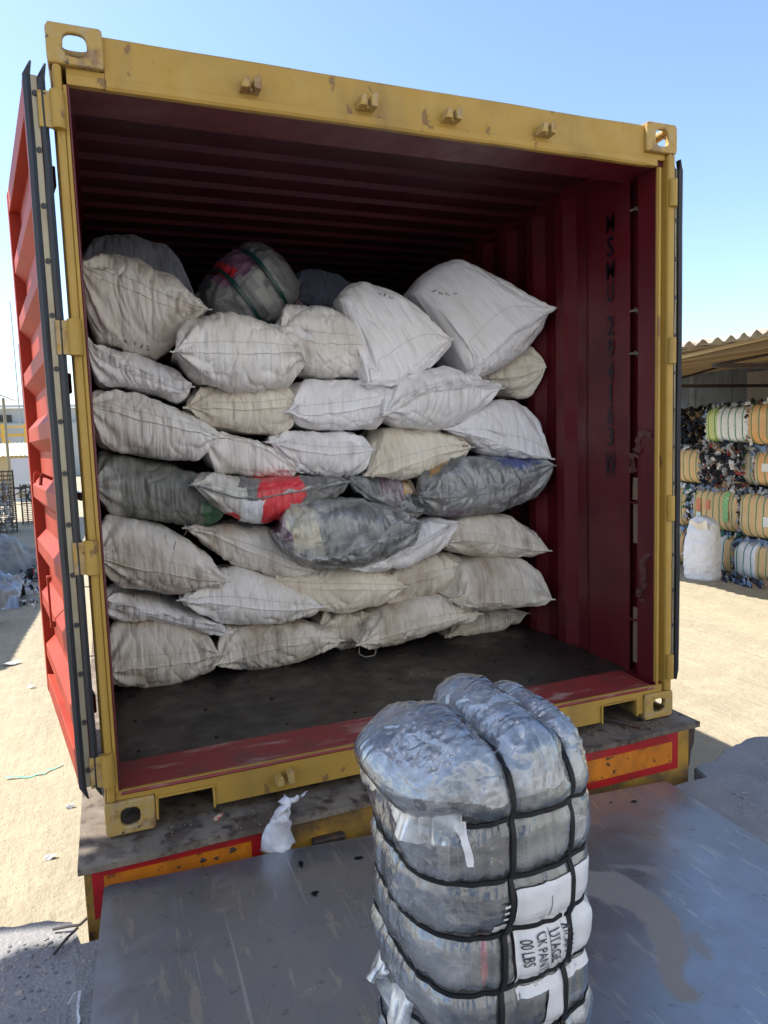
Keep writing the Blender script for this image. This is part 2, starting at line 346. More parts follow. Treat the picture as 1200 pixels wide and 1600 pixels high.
# unseen: awning added to shade the dock, warehouse added for bounce light
cn = empty('unseen_shade_awning', (-3.2, .1, -.23), 0, 'unseen corrugated awning on steel posts, added to shade the loading dock', 'awning')
X = np.arange(-3.6, 1.45, .05); V = []
for x in X:
    zz = 3.92+.03*math.cos(x*2*math.pi/.2)
    V += [(x, 1.62, zz), (x, -.05, zz+.1)]
raw('roof_sheet', V, [(2*i, 2*i+1, 2*i+3, 2*i+2) for i in range(len(X)-1)], mat('galvanised_sheet', (.55, .55, .54), .5, metal=.3), cn)
for y in (.12, 1.5):
    MB().box(-3.3, -3.2, y-.05, y+.05, -.23 if y < 1 else -1.3, 4.06).build('post', M['dark_steel'], cn)
    MB().box(-3.6, 1.4, y-.04, y+.04, 4.075, 4.16).cyl((-3.25, y, 2.4), (-1.6, y, 4.08), .035).build('beam', M['dark_steel'], cn)
wh = empty('bounce_wall', (0, -9, -.23), 0, 'unseen white rendered warehouse wall with a blue roller door behind the dock', 'bounce_wall')
MB().box(-12, -4, -7.4, -7, -.23, 7).box(0, 14, -7.4, -7, -.23, 7).box(-4, 0, -7.4, -7, 3.8, 7).build('wall', mat('white_bounce_render', (.80, .78, .74), .9, layers=[((.6, .57, .5), 1.2, .5, .7)]), wh)
V = []
for i, z in enumerate(np.arange(-.22, 3.81, .04)): V += [(-4, -7.12+.02*(i % 2), z), (0, -7.12+.02*(i % 2), z)]
raw('roller_door', V, gridfaces(len(V)//2, 2), mat('blue_roller', (.15, .25, .4), .5), wh)

# ------------------------------------------------------------------ trailer under the container
tr = empty('container_trailer', (1.2, 3, -1.3), 0, 'yellow container trailer with dusty steel bed and red-and-orange reflector boards', 'trailer')
X = np.linspace(-.086, 2.497, 90); V = []
for i, x in enumerate(X):
    yf = -.140+(.038*(i/89)) + .004*float(vn(x*9, 1, 0, 3)); 
    if i > 84: yf += .0
    V += [(x, yf, -.030), (x, yf, -.008+.003*float(vn(x*6, 4, 0, 2))), (x, 12.2, -.008), (x, 12.2, -.030)]
MBb = MB(); MBb.add(V, [(4*i+a, 4*i+b, 4*(i+1)+b, 4*(i+1)+a) for i in range(89) for a, b in ((0, 1), (1, 2), (2, 3), (3, 0))]+[(0, 1, 2, 3), (4*89+3, 4*89+2, 4*89+1, 4*89)])
MBb.build('bed', M['bed'], tr)
MB().box(-.072, 2.44, -.095, -.03, -.42, -.031).build('rear_beam', M['yellow_trailer'], tr, bevel=.004)
MB().prism([(2.441, -.031), (2.475, -.031), (2.47, -.10), (2.452, -.14), (2.446, -.2), (2.441, -.21)], 'y', -.094, -.05).build('bent_corner_plate', M['dark_steel'], tr)
def board(x0, x1, zt, zb, name):
    # border frame and orange field as separate layers, 2 mm proud
    o = MB().box(x0, x1, -.099, -.0955, zb, zt).build(name, M['refl_red'], tr)
    MB().box(x0+(.032 if x0 > 1 else .035), x1-.035, -.1015, -.0995, zb+.034, zt-.036).build('orange_field', M['refl_orange'], o)
    return o
board(-.048, .50, -.033, -.21, 'reflector_board')
rb = board(1.62, 2.372, -.033, -.198, 'reflector_board')
mb = MB()
for (x, z, s) in ((1.985, -.075, .5), (2.0, -.076, .35), (2.012, -.073, .3), (1.985, -.098, .45)): mb.box(x-.007*s*2, x+.006*s*2, -.1035, -.102, z-.005*s*2, z+.004*s*2)
for (x, z) in ((2.325, -.155), (1.70, -.1), (2.02, -.06)): mb.cyl((x, -.1015, z), (x, -.104, z), .003, n=8)
mb.build('scuff_marks', M['dark_steel'], rb)
for (x, z, s) in ((.22, -.10, .006), (.30, -.095, .011), (.345, -.10, .009), (.40, -.085, .012)):
    mb = MB(); mb.add([(x+s*(1+.35*math.sin(k*2.3+x*50))*math.cos(k*.7), -.1018, z+s*.8*(1+.3*math.cos(k*1.7+x*70))*math.sin(k*.7)) for k in range(9)]+[(x, -.105, z)], [(k, (k+1) % 9, 9) for k in range(9)]); mb.build('rust_lump', M['dark_steel'], tr)
MB().box(.68, .80, -.13, -.0955, -.17, -.11).build('bumper_bracket', M['dark_steel'], tr, bevel=.006)
for x in (.35, 1.95): MB().box(x, x+.14, -.02, 12, -.42, -.031).build('chassis_rail', M['yellow_trailer'], tr)
for y in np.arange(1, 12, 1.8): MB().box(-.02, .349, y, y+.1, -.12, -.032).box(.491, 1.949, y, y+.1, -.12, -.032).box(2.091, 2.44, y, y+.1, -.12, -.032).build('cross_member', M['yellow_trailer'], tr)
tyre = mat('tyre_rubber', (.02, .02, .02), .8, bumps=((60, .4, .01),))
for y in (1.6, 2.95, 4.3):
    MB().cyl((.1, y, -.78), (2.3, y, -.78), .07).build('axle', M['dark_steel'], tr)
    for x in (-.02, .30, 1.9, 2.22):
        w = MB().cyl((x, y, -.78), (x+.25, y, -.78), .52, n=28).build('wheel', tyre, tr, bevel=.04)
        MB().cyl((x-.004, y, -.78), (x-.002, y, -.78), .27, n=20).cyl((x+.252, y, -.78), (x+.254, y, -.78), .27, n=20).build('rim', M['steel_strip'], w)
for x in (.40, 2.0):
    MB().box(x, x+.1, 9.5, 9.6, -1.3, -.43).build('landing_leg', M['dark_steel'], tr)

# ------------------------------------------------------------------ shipping container
CW, CH, CL = 2.438, 2.591, 6.058
ct = empty('shipping_container', (CW/2, CL/2, 0), 0, 'yellow framed shipping container with maroon inside, open at the back and loaded with sacks', 'shipping container')

def casting(x0, y0, z0, sx, sy, top):
    """hollow corner block .162 x .178 x .118 with oval holes in the outer faces"""
    w, d, h, t = .162, .178, .118, .022
    mb = MB(); n = 32
    def plate(cu, cv, hu, hv, ou, ov, P):
        ring = []
        for k in range(n):
            a = 2*math.pi*(k+.5)/n; c, s = math.cos(a), math.sin(a)
            q = 1/max(abs(c)/hu, abs(s)/hv); e = 3.0
            rr = (abs(c/ou)**e+abs(s/ov)**e)**(-1/e)
            ring.append(((cu+q*c, cv+q*s), (cu+rr*c, cv+rr*s)))
        V = []
        for dd in (0, t):
            for o_, i_ in ring: V.append(P(o_[0], o_[1], dd)); V.append(P(i_[0], i_[1], dd))
        F = []
        for k in range(n):
            a, b = 2*k, 2*((k+1) % n)
            F += [(a, b, b+1, a+1), (2*n+a, 2*n+a+1, 2*n+b+1, 2*n+b), (a+1, b+1, 2*n+b+1, 2*n+a+1), (a, 2*n+a, 2*n+b, b)]
        mb.add(V, F)
    def X(u): return x0+u
    plate(w/2, h/2, w/2, h/2, (.032 if not top else .034), .034 if top else .031, lambda u, v, q: (X(u), y0+(q if sy > 0 else d-q), z0+v))
    xo = 0 if sx < 0 else w
    plate(d/2, h/2, d/2-.0005, h/2-.0005, .036, .030, lambda u, v, q: (X(q+.0008 if sx < 0 else w-q-.0008), y0+u, z0+v))
    if top: plate(w/2, d/2, w/2-.001, d/2-.001, .045, .062, lambda u, v, q: (X(u), y0+v, z0+h-.0008-q))
    else: mb.box(x0+.0008, x0+w-.0008, y0+.001, y0+d-.001, z0+h-t, z0+h-.0006)
    # inner side and floor
    xi = (x0+w-t, x0+w-.0008) if sx < 0 else (x0+.0008, x0+t)
    mb.box(xi[0], xi[1], y0+.0012, y0+d-.001, z0+.0012, z0+h-.0012)
    mb.box(x0+.0012, x0+w-.0012, y0+.0015, y0+d-.0015, z0+.0005, z0+t) if top else None
    o = mb.build('corner_casting', M['yellow_worn'], ct); b = o.modifiers.new('Bevel', 'BEVEL'); b.width = .007; b.segments = 3; b.limit_method = 'ANGLE'; b.angle_limit = R(60)
for z0, top in ((0, False), (CH-.118, True)):
    casting(0, 0, z0, -1, 1, top); casting(CW-.162, 0, z0, 1, 1, top)
    casting(0, CL-.178, z0, -1, -1, top); casting(CW-.162, CL-.178, z0, 1, -1, top)

# rear frame: header, posts, sill
Y = M['yellow']
hp = [(.022, 2.578), (.018, 2.572), (.020, 2.453), (.006, 2.447), (.004, 2.424), (.010, 2.416), (.030, 2.416), (.036, 2.42), (.036, 2.578)]
def bar(name, prof, x0, x1, mt, nx=70, amp=.0016, seed=1):
    V = []; 
    for x in np.linspace(x0, x1, nx):
        for (y, z) in prof: V.append((x, y+amp*float(vn(x*7, y*30, z*30, seed)), z+amp*float(vn(x*5, y*9, z*9, seed+4))))
    n = len(prof); F = gridfaces(nx, n, True)+[tuple(range(n)), tuple(range((nx-1)*n, nx*n))[::-1]]
    mb = MB(); mb.add(V, F); return mb.build(name, mt, ct)
bar('header', hp, .1625, CW-.1625, Y)
for a, b, c in ((.0505, .1625, .1625), (CW-.1625, CW-.046, CW-.10)): MB().box(a, b, .022, .034, 2.449, 2.4725).box(a, c, .008, .0345, 2.418, 2.4485).build('header_end', Y, ct, bevel=.002)
MB().box(.057, 2.43, .0365, .235, 2.427, 2.4715).box(.1655, 2.272, .0365, .21, 2.472, 2.575).box(.004, 2.434, .179, .235, 2.472, 2.538).build('header_lining', M['maroon'], ct)
def keeper(x, z):
    o = MB().prism([(x-.034, z-.018), (x-.022, z+.02), (x-.008, z+.014), (x-.004, z-.018)], 'y', -.034, .0185).prism([(x+.010, z-.016), (x+.008, z+.016), (x+.026, z+.030), (x+.034, z+.024), (x+.032, z-.02)], 'y', -.034, .0185)\
        .box(x-.0035, x+.0095, -.012, .0185, z-.018, z-.008).build('lock_keeper', M['yellow_worn'], ct, bevel=.003)
for x in (.613, 1.025, 1.358, 1.77): keeper(x, 2.487); keeper(x, .088)

# posts
mb = MB().box(.012, .038, .0, .05, .118, 2.473); lp = mb.build('corner_post', Y, ct, bevel=.009)
MB().box(.0385, .0495, .006, .12, .150, 2.4155).box(.004, .0385, .0505, .16, .118, 2.473).build('post_flange', Y, ct, bevel=.003)
MB().box(.050, .0565, .012, .16, .152, 2.424).build('post_lining', M['maroon'], ct, bevel=.002)
mb = MB().box(2.392, 2.428, .0, .05, .118, 2.473); mb.build('corner_post', Y, ct, bevel=.010)
MB().box(2.363, 2.3915, .038, .048, .118, 2.473).build('post_web', Y, ct, bevel=.003)
MB().box(2.348, 2.3600, .010, .018, .150, 2.4155).build('post_flange', Y, ct, bevel=.003)
# sill beam with fork pockets
zb = .030; prof = [(.163, zb), (.172, zb), (.176, .095), (.188, .104), (.345, .104), (.357, .095), (.362, zb), (2.045, zb), (2.050, .095), (2.062, .108), (2.22, .108), (2.232, .098), (2.236, zb), (2.2755, zb), (2.2755, .118), (2.385, .1185), (2.385, .150), (.0385, .150), (.0385, .1185), (.163, .118)]
MB().prism(prof, 'y', .014, .030).build('sill_beam', Y, ct, bevel=.002)
mb = MB()
for xa, xb in ((.168, .362), (2.045, 2.236)):
    xb2 = xb
    for x in (xa, xb2): mb.box(x-.004, x+.004, .004, .0135, zb-.004, .108)
    mb.box(xa+.0045, xb2-.0045, .004, .0135, .1005 if xa < 1 else .1045, .109)
mb.build('pocket_lip', Y, ct, bevel=.002)
MB().box(.1625, .36, .031, 1.2, .112, .138).box(.37, 2.04, .031, .05, .04, .138).box(2.05, 2.27, .031, 1.2, .116, .138).build('underframe', M['dark_steel'], ct)
V = []; xs = np.linspace(.0575, 2.3375, 90); pr = [(.0165, .136), (.012, .1425), (.016, .1475), (.03, .1485), (.10, .150), (.16, .154), (.235, .1575), (.235, .14)]
for x in xs:
    for (y, z) in pr: V.append((x, y+.002*float(vn(x*12, z*40, 0, 3)), z+.0012*float(vn(x*8, y*20, 0, 9))))
mb = MB(); mb.add([(a, b-.006 if b < .02 else b, c) for a, b, c in V], gridfaces(90, len(pr), True)+[tuple(range(len(pr))), tuple(range(89*len(pr), 90*len(pr)))[::-1]]); mb.build('sill_plate', M['red_sill'], ct)
# floor
fl = MB(); 
for k in range(5):
    y0 = .2355+k*1.16
    for j, (a, b) in enumerate(((.045, 1.218), (1.220, 2.393))):
        fl.box(a, b, y0, min(y0+1.158, CL-.06), .13, .158)
flo = fl.build('floor', M['floor'], ct)
for x in np.arange(.12, 2.36, .29):
    for y in (.30, .62, .94): MB().cyl((x+.02*rng.random(), y, .158), (x, y, .1588), .006, n=8).build('floor_screw', M['hole'], flo)

# side walls: corrugated, trapezoid in plan
def wall(name, sgn, xin, y0, y1):
    # sgn +1: right wall (inside face looks to -x)
    prof = []; y = y0
    flat, sl_, d = .072, .068, .036
    prof.append((y, 0)); y += .30 if sgn > 0 else .1
    prof.append((y, 0))
    while y < y1-.3:
        prof += [(y+sl_, d), (y+sl_+flat, d), (y+2*sl_+flat, 0), (y+2*sl_+2*flat, 0)]; y += 2*sl_+2*flat
    prof.append((y1, 0))
    nz = 24; V = []; zs = np.linspace(.10, 2.556, nz)
    for z in zs:
        for (yy, dd) in prof: V.append((xin+sgn*dd+.003*float(vn(z*2.5, yy*2, 0, 6)), yy, z))
    n1 = len(prof)
    V += [(x+sgn*.004, yy, z) for (x, yy, z) in V]
    F = gridfaces(nz, n1)+gridfaces(nz, n1, off=nz*n1)
    mb = MB(); mb.add(V, F); o = mb.build(name, M['maroon'], ct, fixn=False); return o
rw = wall('side_wall', 1, 2.376, .222, CL-.05)
lw = wall('side_wall', -1, .046, .161, CL-.05)
# right rear inner post panel and lashing slot
MB().box(2.3640, 2.372, .0485, .155, .1585, 2.426).build('inner_post_panel', M['maroon'], ct, bevel=.002)
MB().prism([(2.3725, .1495), (2.434, .1495), (2.434, .40), (2.424, .40), (2.424, .1545), (2.3725, .1545)], 'z', .10, 2.57).box(2.361, 2.4235, .155, .236, .10, .1570).box(2.3585, 2.43, .0305, .1545, .10, .1572).build('slot_back', M['maroon'], ct)
for z in (2.30, 1.853, 1.66): MB().cyl((2.379, .153, z), (2.379, .224, z+.004), .006, n=8).cyl((2.379, .17, z-.012), (2.379, .19, z+.010), .007, n=6).build('lashing_bar', M['steel_strip'], ct)
for z in (.98, .42): MB().tube([(2.375, .15, z), (2.364, .175, z-.006), (2.364, .20, z-.006), (2.376, .226, z)], .005).build('lashing_bar', M['maroon'], ct)
mb = MB(); mb.prism([(.165, .985), (.218, .985), (.214, 1.09), (.168, 1.09)], 'x', 2.390, 2.393); mb.prism([(.162, .78), (.212, .78), (.212, .965), (.166, .965)], 'x', 2.390, 2.393); mb.prism([(.163, .20), (.212, .20), (.212, .47), (.17, .47)], 'x', 2.390, 2.393)
mb.build('cardboard_strip', M['tan_card'], ct)
# remains of tape
def ribbon(name, pts, wv, mt, parent, th=.001, jit=.004, seed=2, n=5):
    pts = [Vector(p) for p in pts]; fine = []
    for a, b in zip(pts[:-1], pts[1:]):
        for k in range(n): fine.append(a.lerp(b, k/n))
    fine.append(pts[-1]); wv = Vector(wv); V = []
    for i, p in enumerate(fine):
        j = Vector((float(vn(i*.9, 0, 0, seed)), float(vn(i*.9, 5, 0, seed)), float(vn(i*.9, 9, 0, seed))))*jit
        for s in (-1, 0, 1): V.append(p+j+wv*(s*.5)*(1+.3*float(vn(i*.7, s, 0, seed+1)))+Vector((0, -abs(s)*jit*.5, 0)))
    return raw(name, V, gridfaces(len(fine), 3), mt, parent)
tape = mat('brown_parcel_tape', (.12, .05, .045), .3, alpha=.7)
ribbon('tape_scrap', [(2.371, .145, 1.29), (2.355, .15, 1.25), (2.35, .17, 1.20), (2.362, .19, 1.15), (2.35, .175, 1.12)], (0, .035, .02), tape, ct, jit=.012)
ribbon('tape_scrap', [(2.353, .06, 1.285), (2.3535, .10, 1.30), (2.354, .14, 1.29)], (0, 0, .03), tape, ct, jit=.002)
ribbon('tape_scrap', [(2.352, .09, .74), (2.345, .10, .66), (2.35, .105, .60), (2.34, .12, .56), (2.33, .10, .53)], (0, .035, 0), tape, ct, jit=.012, seed=8)

# stencilled number, one letter under the other
def stencil(ch, z, h=.088):
    V, F = text_mesh(ch, h/.70, 1., .003 if ch == 'M' else .014); w_ = max(a for a, b in V)-min(a for a, b in V); k_ = (.018 if ch == '1' else .056 if ch == 'M' else .047)/w_; V = [(a*k_, b) for a, b in V]
    xs = [a for a, b in V]; ys = [b for a, b in V]; cx = (min(xs)+max(xs))/2; cy = (min(ys)+max(ys))/2
    return [(2.3708, .352-(a-cx), z+(b-cy)) for a, b in V], F
mb = MB()
for ch, z in zip('MSMU2941630', (2.286, 2.178, 2.070, 1.968, 1.812, 1.704, 1.598, 1.493, 1.390, 1.285, 1.148)):
    mb.add(*stencil(ch, z))
for a, b, c, d in ((.320, .384, 1.088, 1.093), (.320, .384, 1.204, 1.209), (.320, .325, 1.0931, 1.2039), (.379, .384, 1.0931, 1.2039)):
    mb.box(2.3700, 2.3706, a, b, c, d)
mb.build('stencilled_number', M['letters'], rw, fixn=False)

# roof: shallow corrugations across the width
prof = []; y = .20
while y < CL-.1: prof += [(y, 2.560), (y+.085, 2.560), (y+.105, 2.540), (y+.19, 2.540)]; y += .209
prof.append((CL-.05, 2.56)); V = []
for x in np.linspace(.004, 2.434, 14):
    for (yy, zz) in prof: V.append((x, yy, zz))
n1 = len(prof); V += [(a, b, c+.004) for a, b, c in V]
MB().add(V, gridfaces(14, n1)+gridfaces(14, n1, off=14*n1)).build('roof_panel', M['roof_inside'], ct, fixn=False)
MB().box(.004, .064, .1785, CL-.179, 2.505, 2.575).box(2.374, 2.434, .2105, CL-.179, 2.505, 2.5755).box(.002, .006, .1785, CL-.179, 2.48, 2.575).box(2.433, 2.437, .1785, CL-.179, 2.48, 2.575).build('top_rail', M['maroon'], ct)
MB().box(.002, .05, .1785, CL-.179, .03, .128).box(2.388, 2.436, .1785, CL-.179, .03, .128).build('bottom_rail', M['maroon'], ct)
MB().box(.01, 2.43, CL-.045, CL-.035, .12, 2.58).build('front_wall', M['maroon'], ct)
for y in np.arange(.7, 5.9, .55): MB().box(.051, 2.387, y, y+.05, .02, .108).build('cross_member', M['dark_steel'], ct)

# ------------------------------------------------------------------ doors (folded back along the sides)
def door(root_xy, ang, mirror, rods=True):
    """local X along the door's width from the hinge edge, local Y towards its inner face"""
    W_, H_, T_ = 1.165, 2.24, .05; z0 = .19
    r = bpy.data.objects.new('door', None); COL.objects.link(r); r.parent = ct
    r.location = Vector((root_xy[0], root_xy[1], z0))-ct.location; r.rotation_euler = (0, 0, ang)
    if mirror: r.scale = (1, -1, 1)
    RD = M['red_door']
    MB().box(0, .055, 0, T_, 0, H_).box(W_-.055, W_, 0, T_, 0, H_).box(.055, W_-.055, 0.002, T_-.002, 0, .085).box(.055, W_-.055, .002, T_-.002, H_-.085, H_).build('door_frame', RD, r, bevel=.003, world=False)
    pr = [(.085, .006), (.13, .006)]; z = .13; pitch = (H_-.085-.13-.06)/8
    for k in range(8): pr += [(z+.045, .044), (z+.10, .044), (z+.145, .006), (z+pitch, .006)]; z += pitch
    pr.append((H_-.085, .006)); V = []
    for x in np.linspace(.055, W_-.055, 8):
        for (zz, yy) in pr: V.append((x, yy, zz))
    n1 = len(pr); V += [(a, b-.003, c) for a, b, c in V]
    MB().add(V, gridfaces(8, n1)+gridfaces(8, n1, off=8*n1)).build('door_panel', RD, r, world=False, fixn=False)
    # gasket on the hinge edge: two black lips with curled ends and a steel strip with bolts between
    mb = MB()
    for yy, s in ((.001, -1), (.043, 1)):
        V = []; zs = np.linspace(-.03, H_+.03, 60)
        for z in zs:
            e = max(0, -z, z-H_)/.03; w = .016*(1-.85*e); off = s*.010*e*(1 if s < 0 else -1)-.012*e
            for (dx, dy) in ((-.002, -.010), (-.016, -.011), (-.024, 0), (-.016, .011), (-.002, .010)):
                V.append((dx*(1+.2*e), yy+dy*(1-.7*e)+.0016*float(vn(z*6, s, 0, 4))+off*.6, z))
        mb.add(V, gridfaces(60, 5, True)+[tuple(range(5)), tuple(range(59*5, 60*5))])
    g = mb.build('gasket', M['rubber'], r, smooth=False, world=False)
    mb = MB().box(-.008, -.0005, .0125, .0315, .002, H_-.002)
    mb.build('retaining_strip', M['steel_strip'], g, bevel=.001, world=False)
    for z in np.arange(.06, H_, .1635): MB().cyl((-.0083, .021, z), (-.0125, .021, z), .0085, n=10).build('gasket_bolt', M['rubber'], g, world=False)
    # locking rods, brackets and handle on the outer face
    for x in ((.32, .88) if rods else ()):
        rd = MB().cyl((x, -.032, -.04), (x, -.032, H_+.04), .017).build('locking_rod', M['steel_strip'], r, world=False)
        for z in (.18, .75, 1.35, 2.05): MB().box(x-.04, x+.04, -.054, -.001, z-.035, z+.035).build('rod_bracket', M['red_door'], rd, bevel=.004, world=False)
        MB().box(x, x+.42, -.07, -.055, .93, .96).build('rod_handle', M['steel_strip'], rd, bevel=.003, world=False)
    for x in (.42, .72): MB().cyl((x, .02, 1.01), (x+.0, .056, 1.03), .006).cyl((x, .056, 1.03), (x, .062, .99), .006).build('inner_lug', M['red_door'], r, world=False)
    MB().cyl((.50, .045, .45), (.50, .062, .45), .012).cyl((.50, .045, .63), (.50, .062, .63), .012).box(.492, .508, .054, .062, .455, .625).build('inner_handle', RD, r, bevel=.002, world=False)
    MB().box(W_+.001, W_+.035, .004, .012, 1.05, 1.24).box(W_+.001, W_+.035, .040, .048, 1.05, 1.24).box(W_+.027, W_+.035, .0125, .0395, 1.05, 1.24).build('edge_bracket', RD, r, world=False)
    return r
dl = door((-.020, .012), math.atan2(.989, -.150), False)
dr = door((2.4385, .040), math.atan2(.99985, .004), True, False)
# hinges
for z in (2.332, 1.655, .958, .240):
    h = MB().cyl((.021, -.006, z-.056), (.021, -.006, z+.056), .021, n=18).build('hinge', M['yellow'], ct, smooth=False, bevel=.002)
    MB().box(-.034, .004, -.010, .004, z-.054, z+.052).build('hinge_blade', M['yellow_worn'], h, bevel=.003)
    for zz in (z-.0575, z+.0575): pass
for z in (2.310, 1.650, .960, .235):
    h = MB().cyl((2.410, -.004, z-.056), (2.410, -.004, z+.056), .0185, n=18).build('hinge', M['yellow'], ct, bevel=.002)
    MB().box(2.424, 2.437, -.004, .010, z-.054, z+.052).build('hinge_blade', M['yellow_worn'], h, bevel=.003)
for (z, l) in ((1.60, .05), (.86, .045), (.63, .05), (.30, .03)): MB().tube([(.012, .004, z), (-.01, -.004, z+.004), (-.01-l*.4, .0, z+.012)], .0018, 5).build('wire_tie', M['dark_steel'], ct)

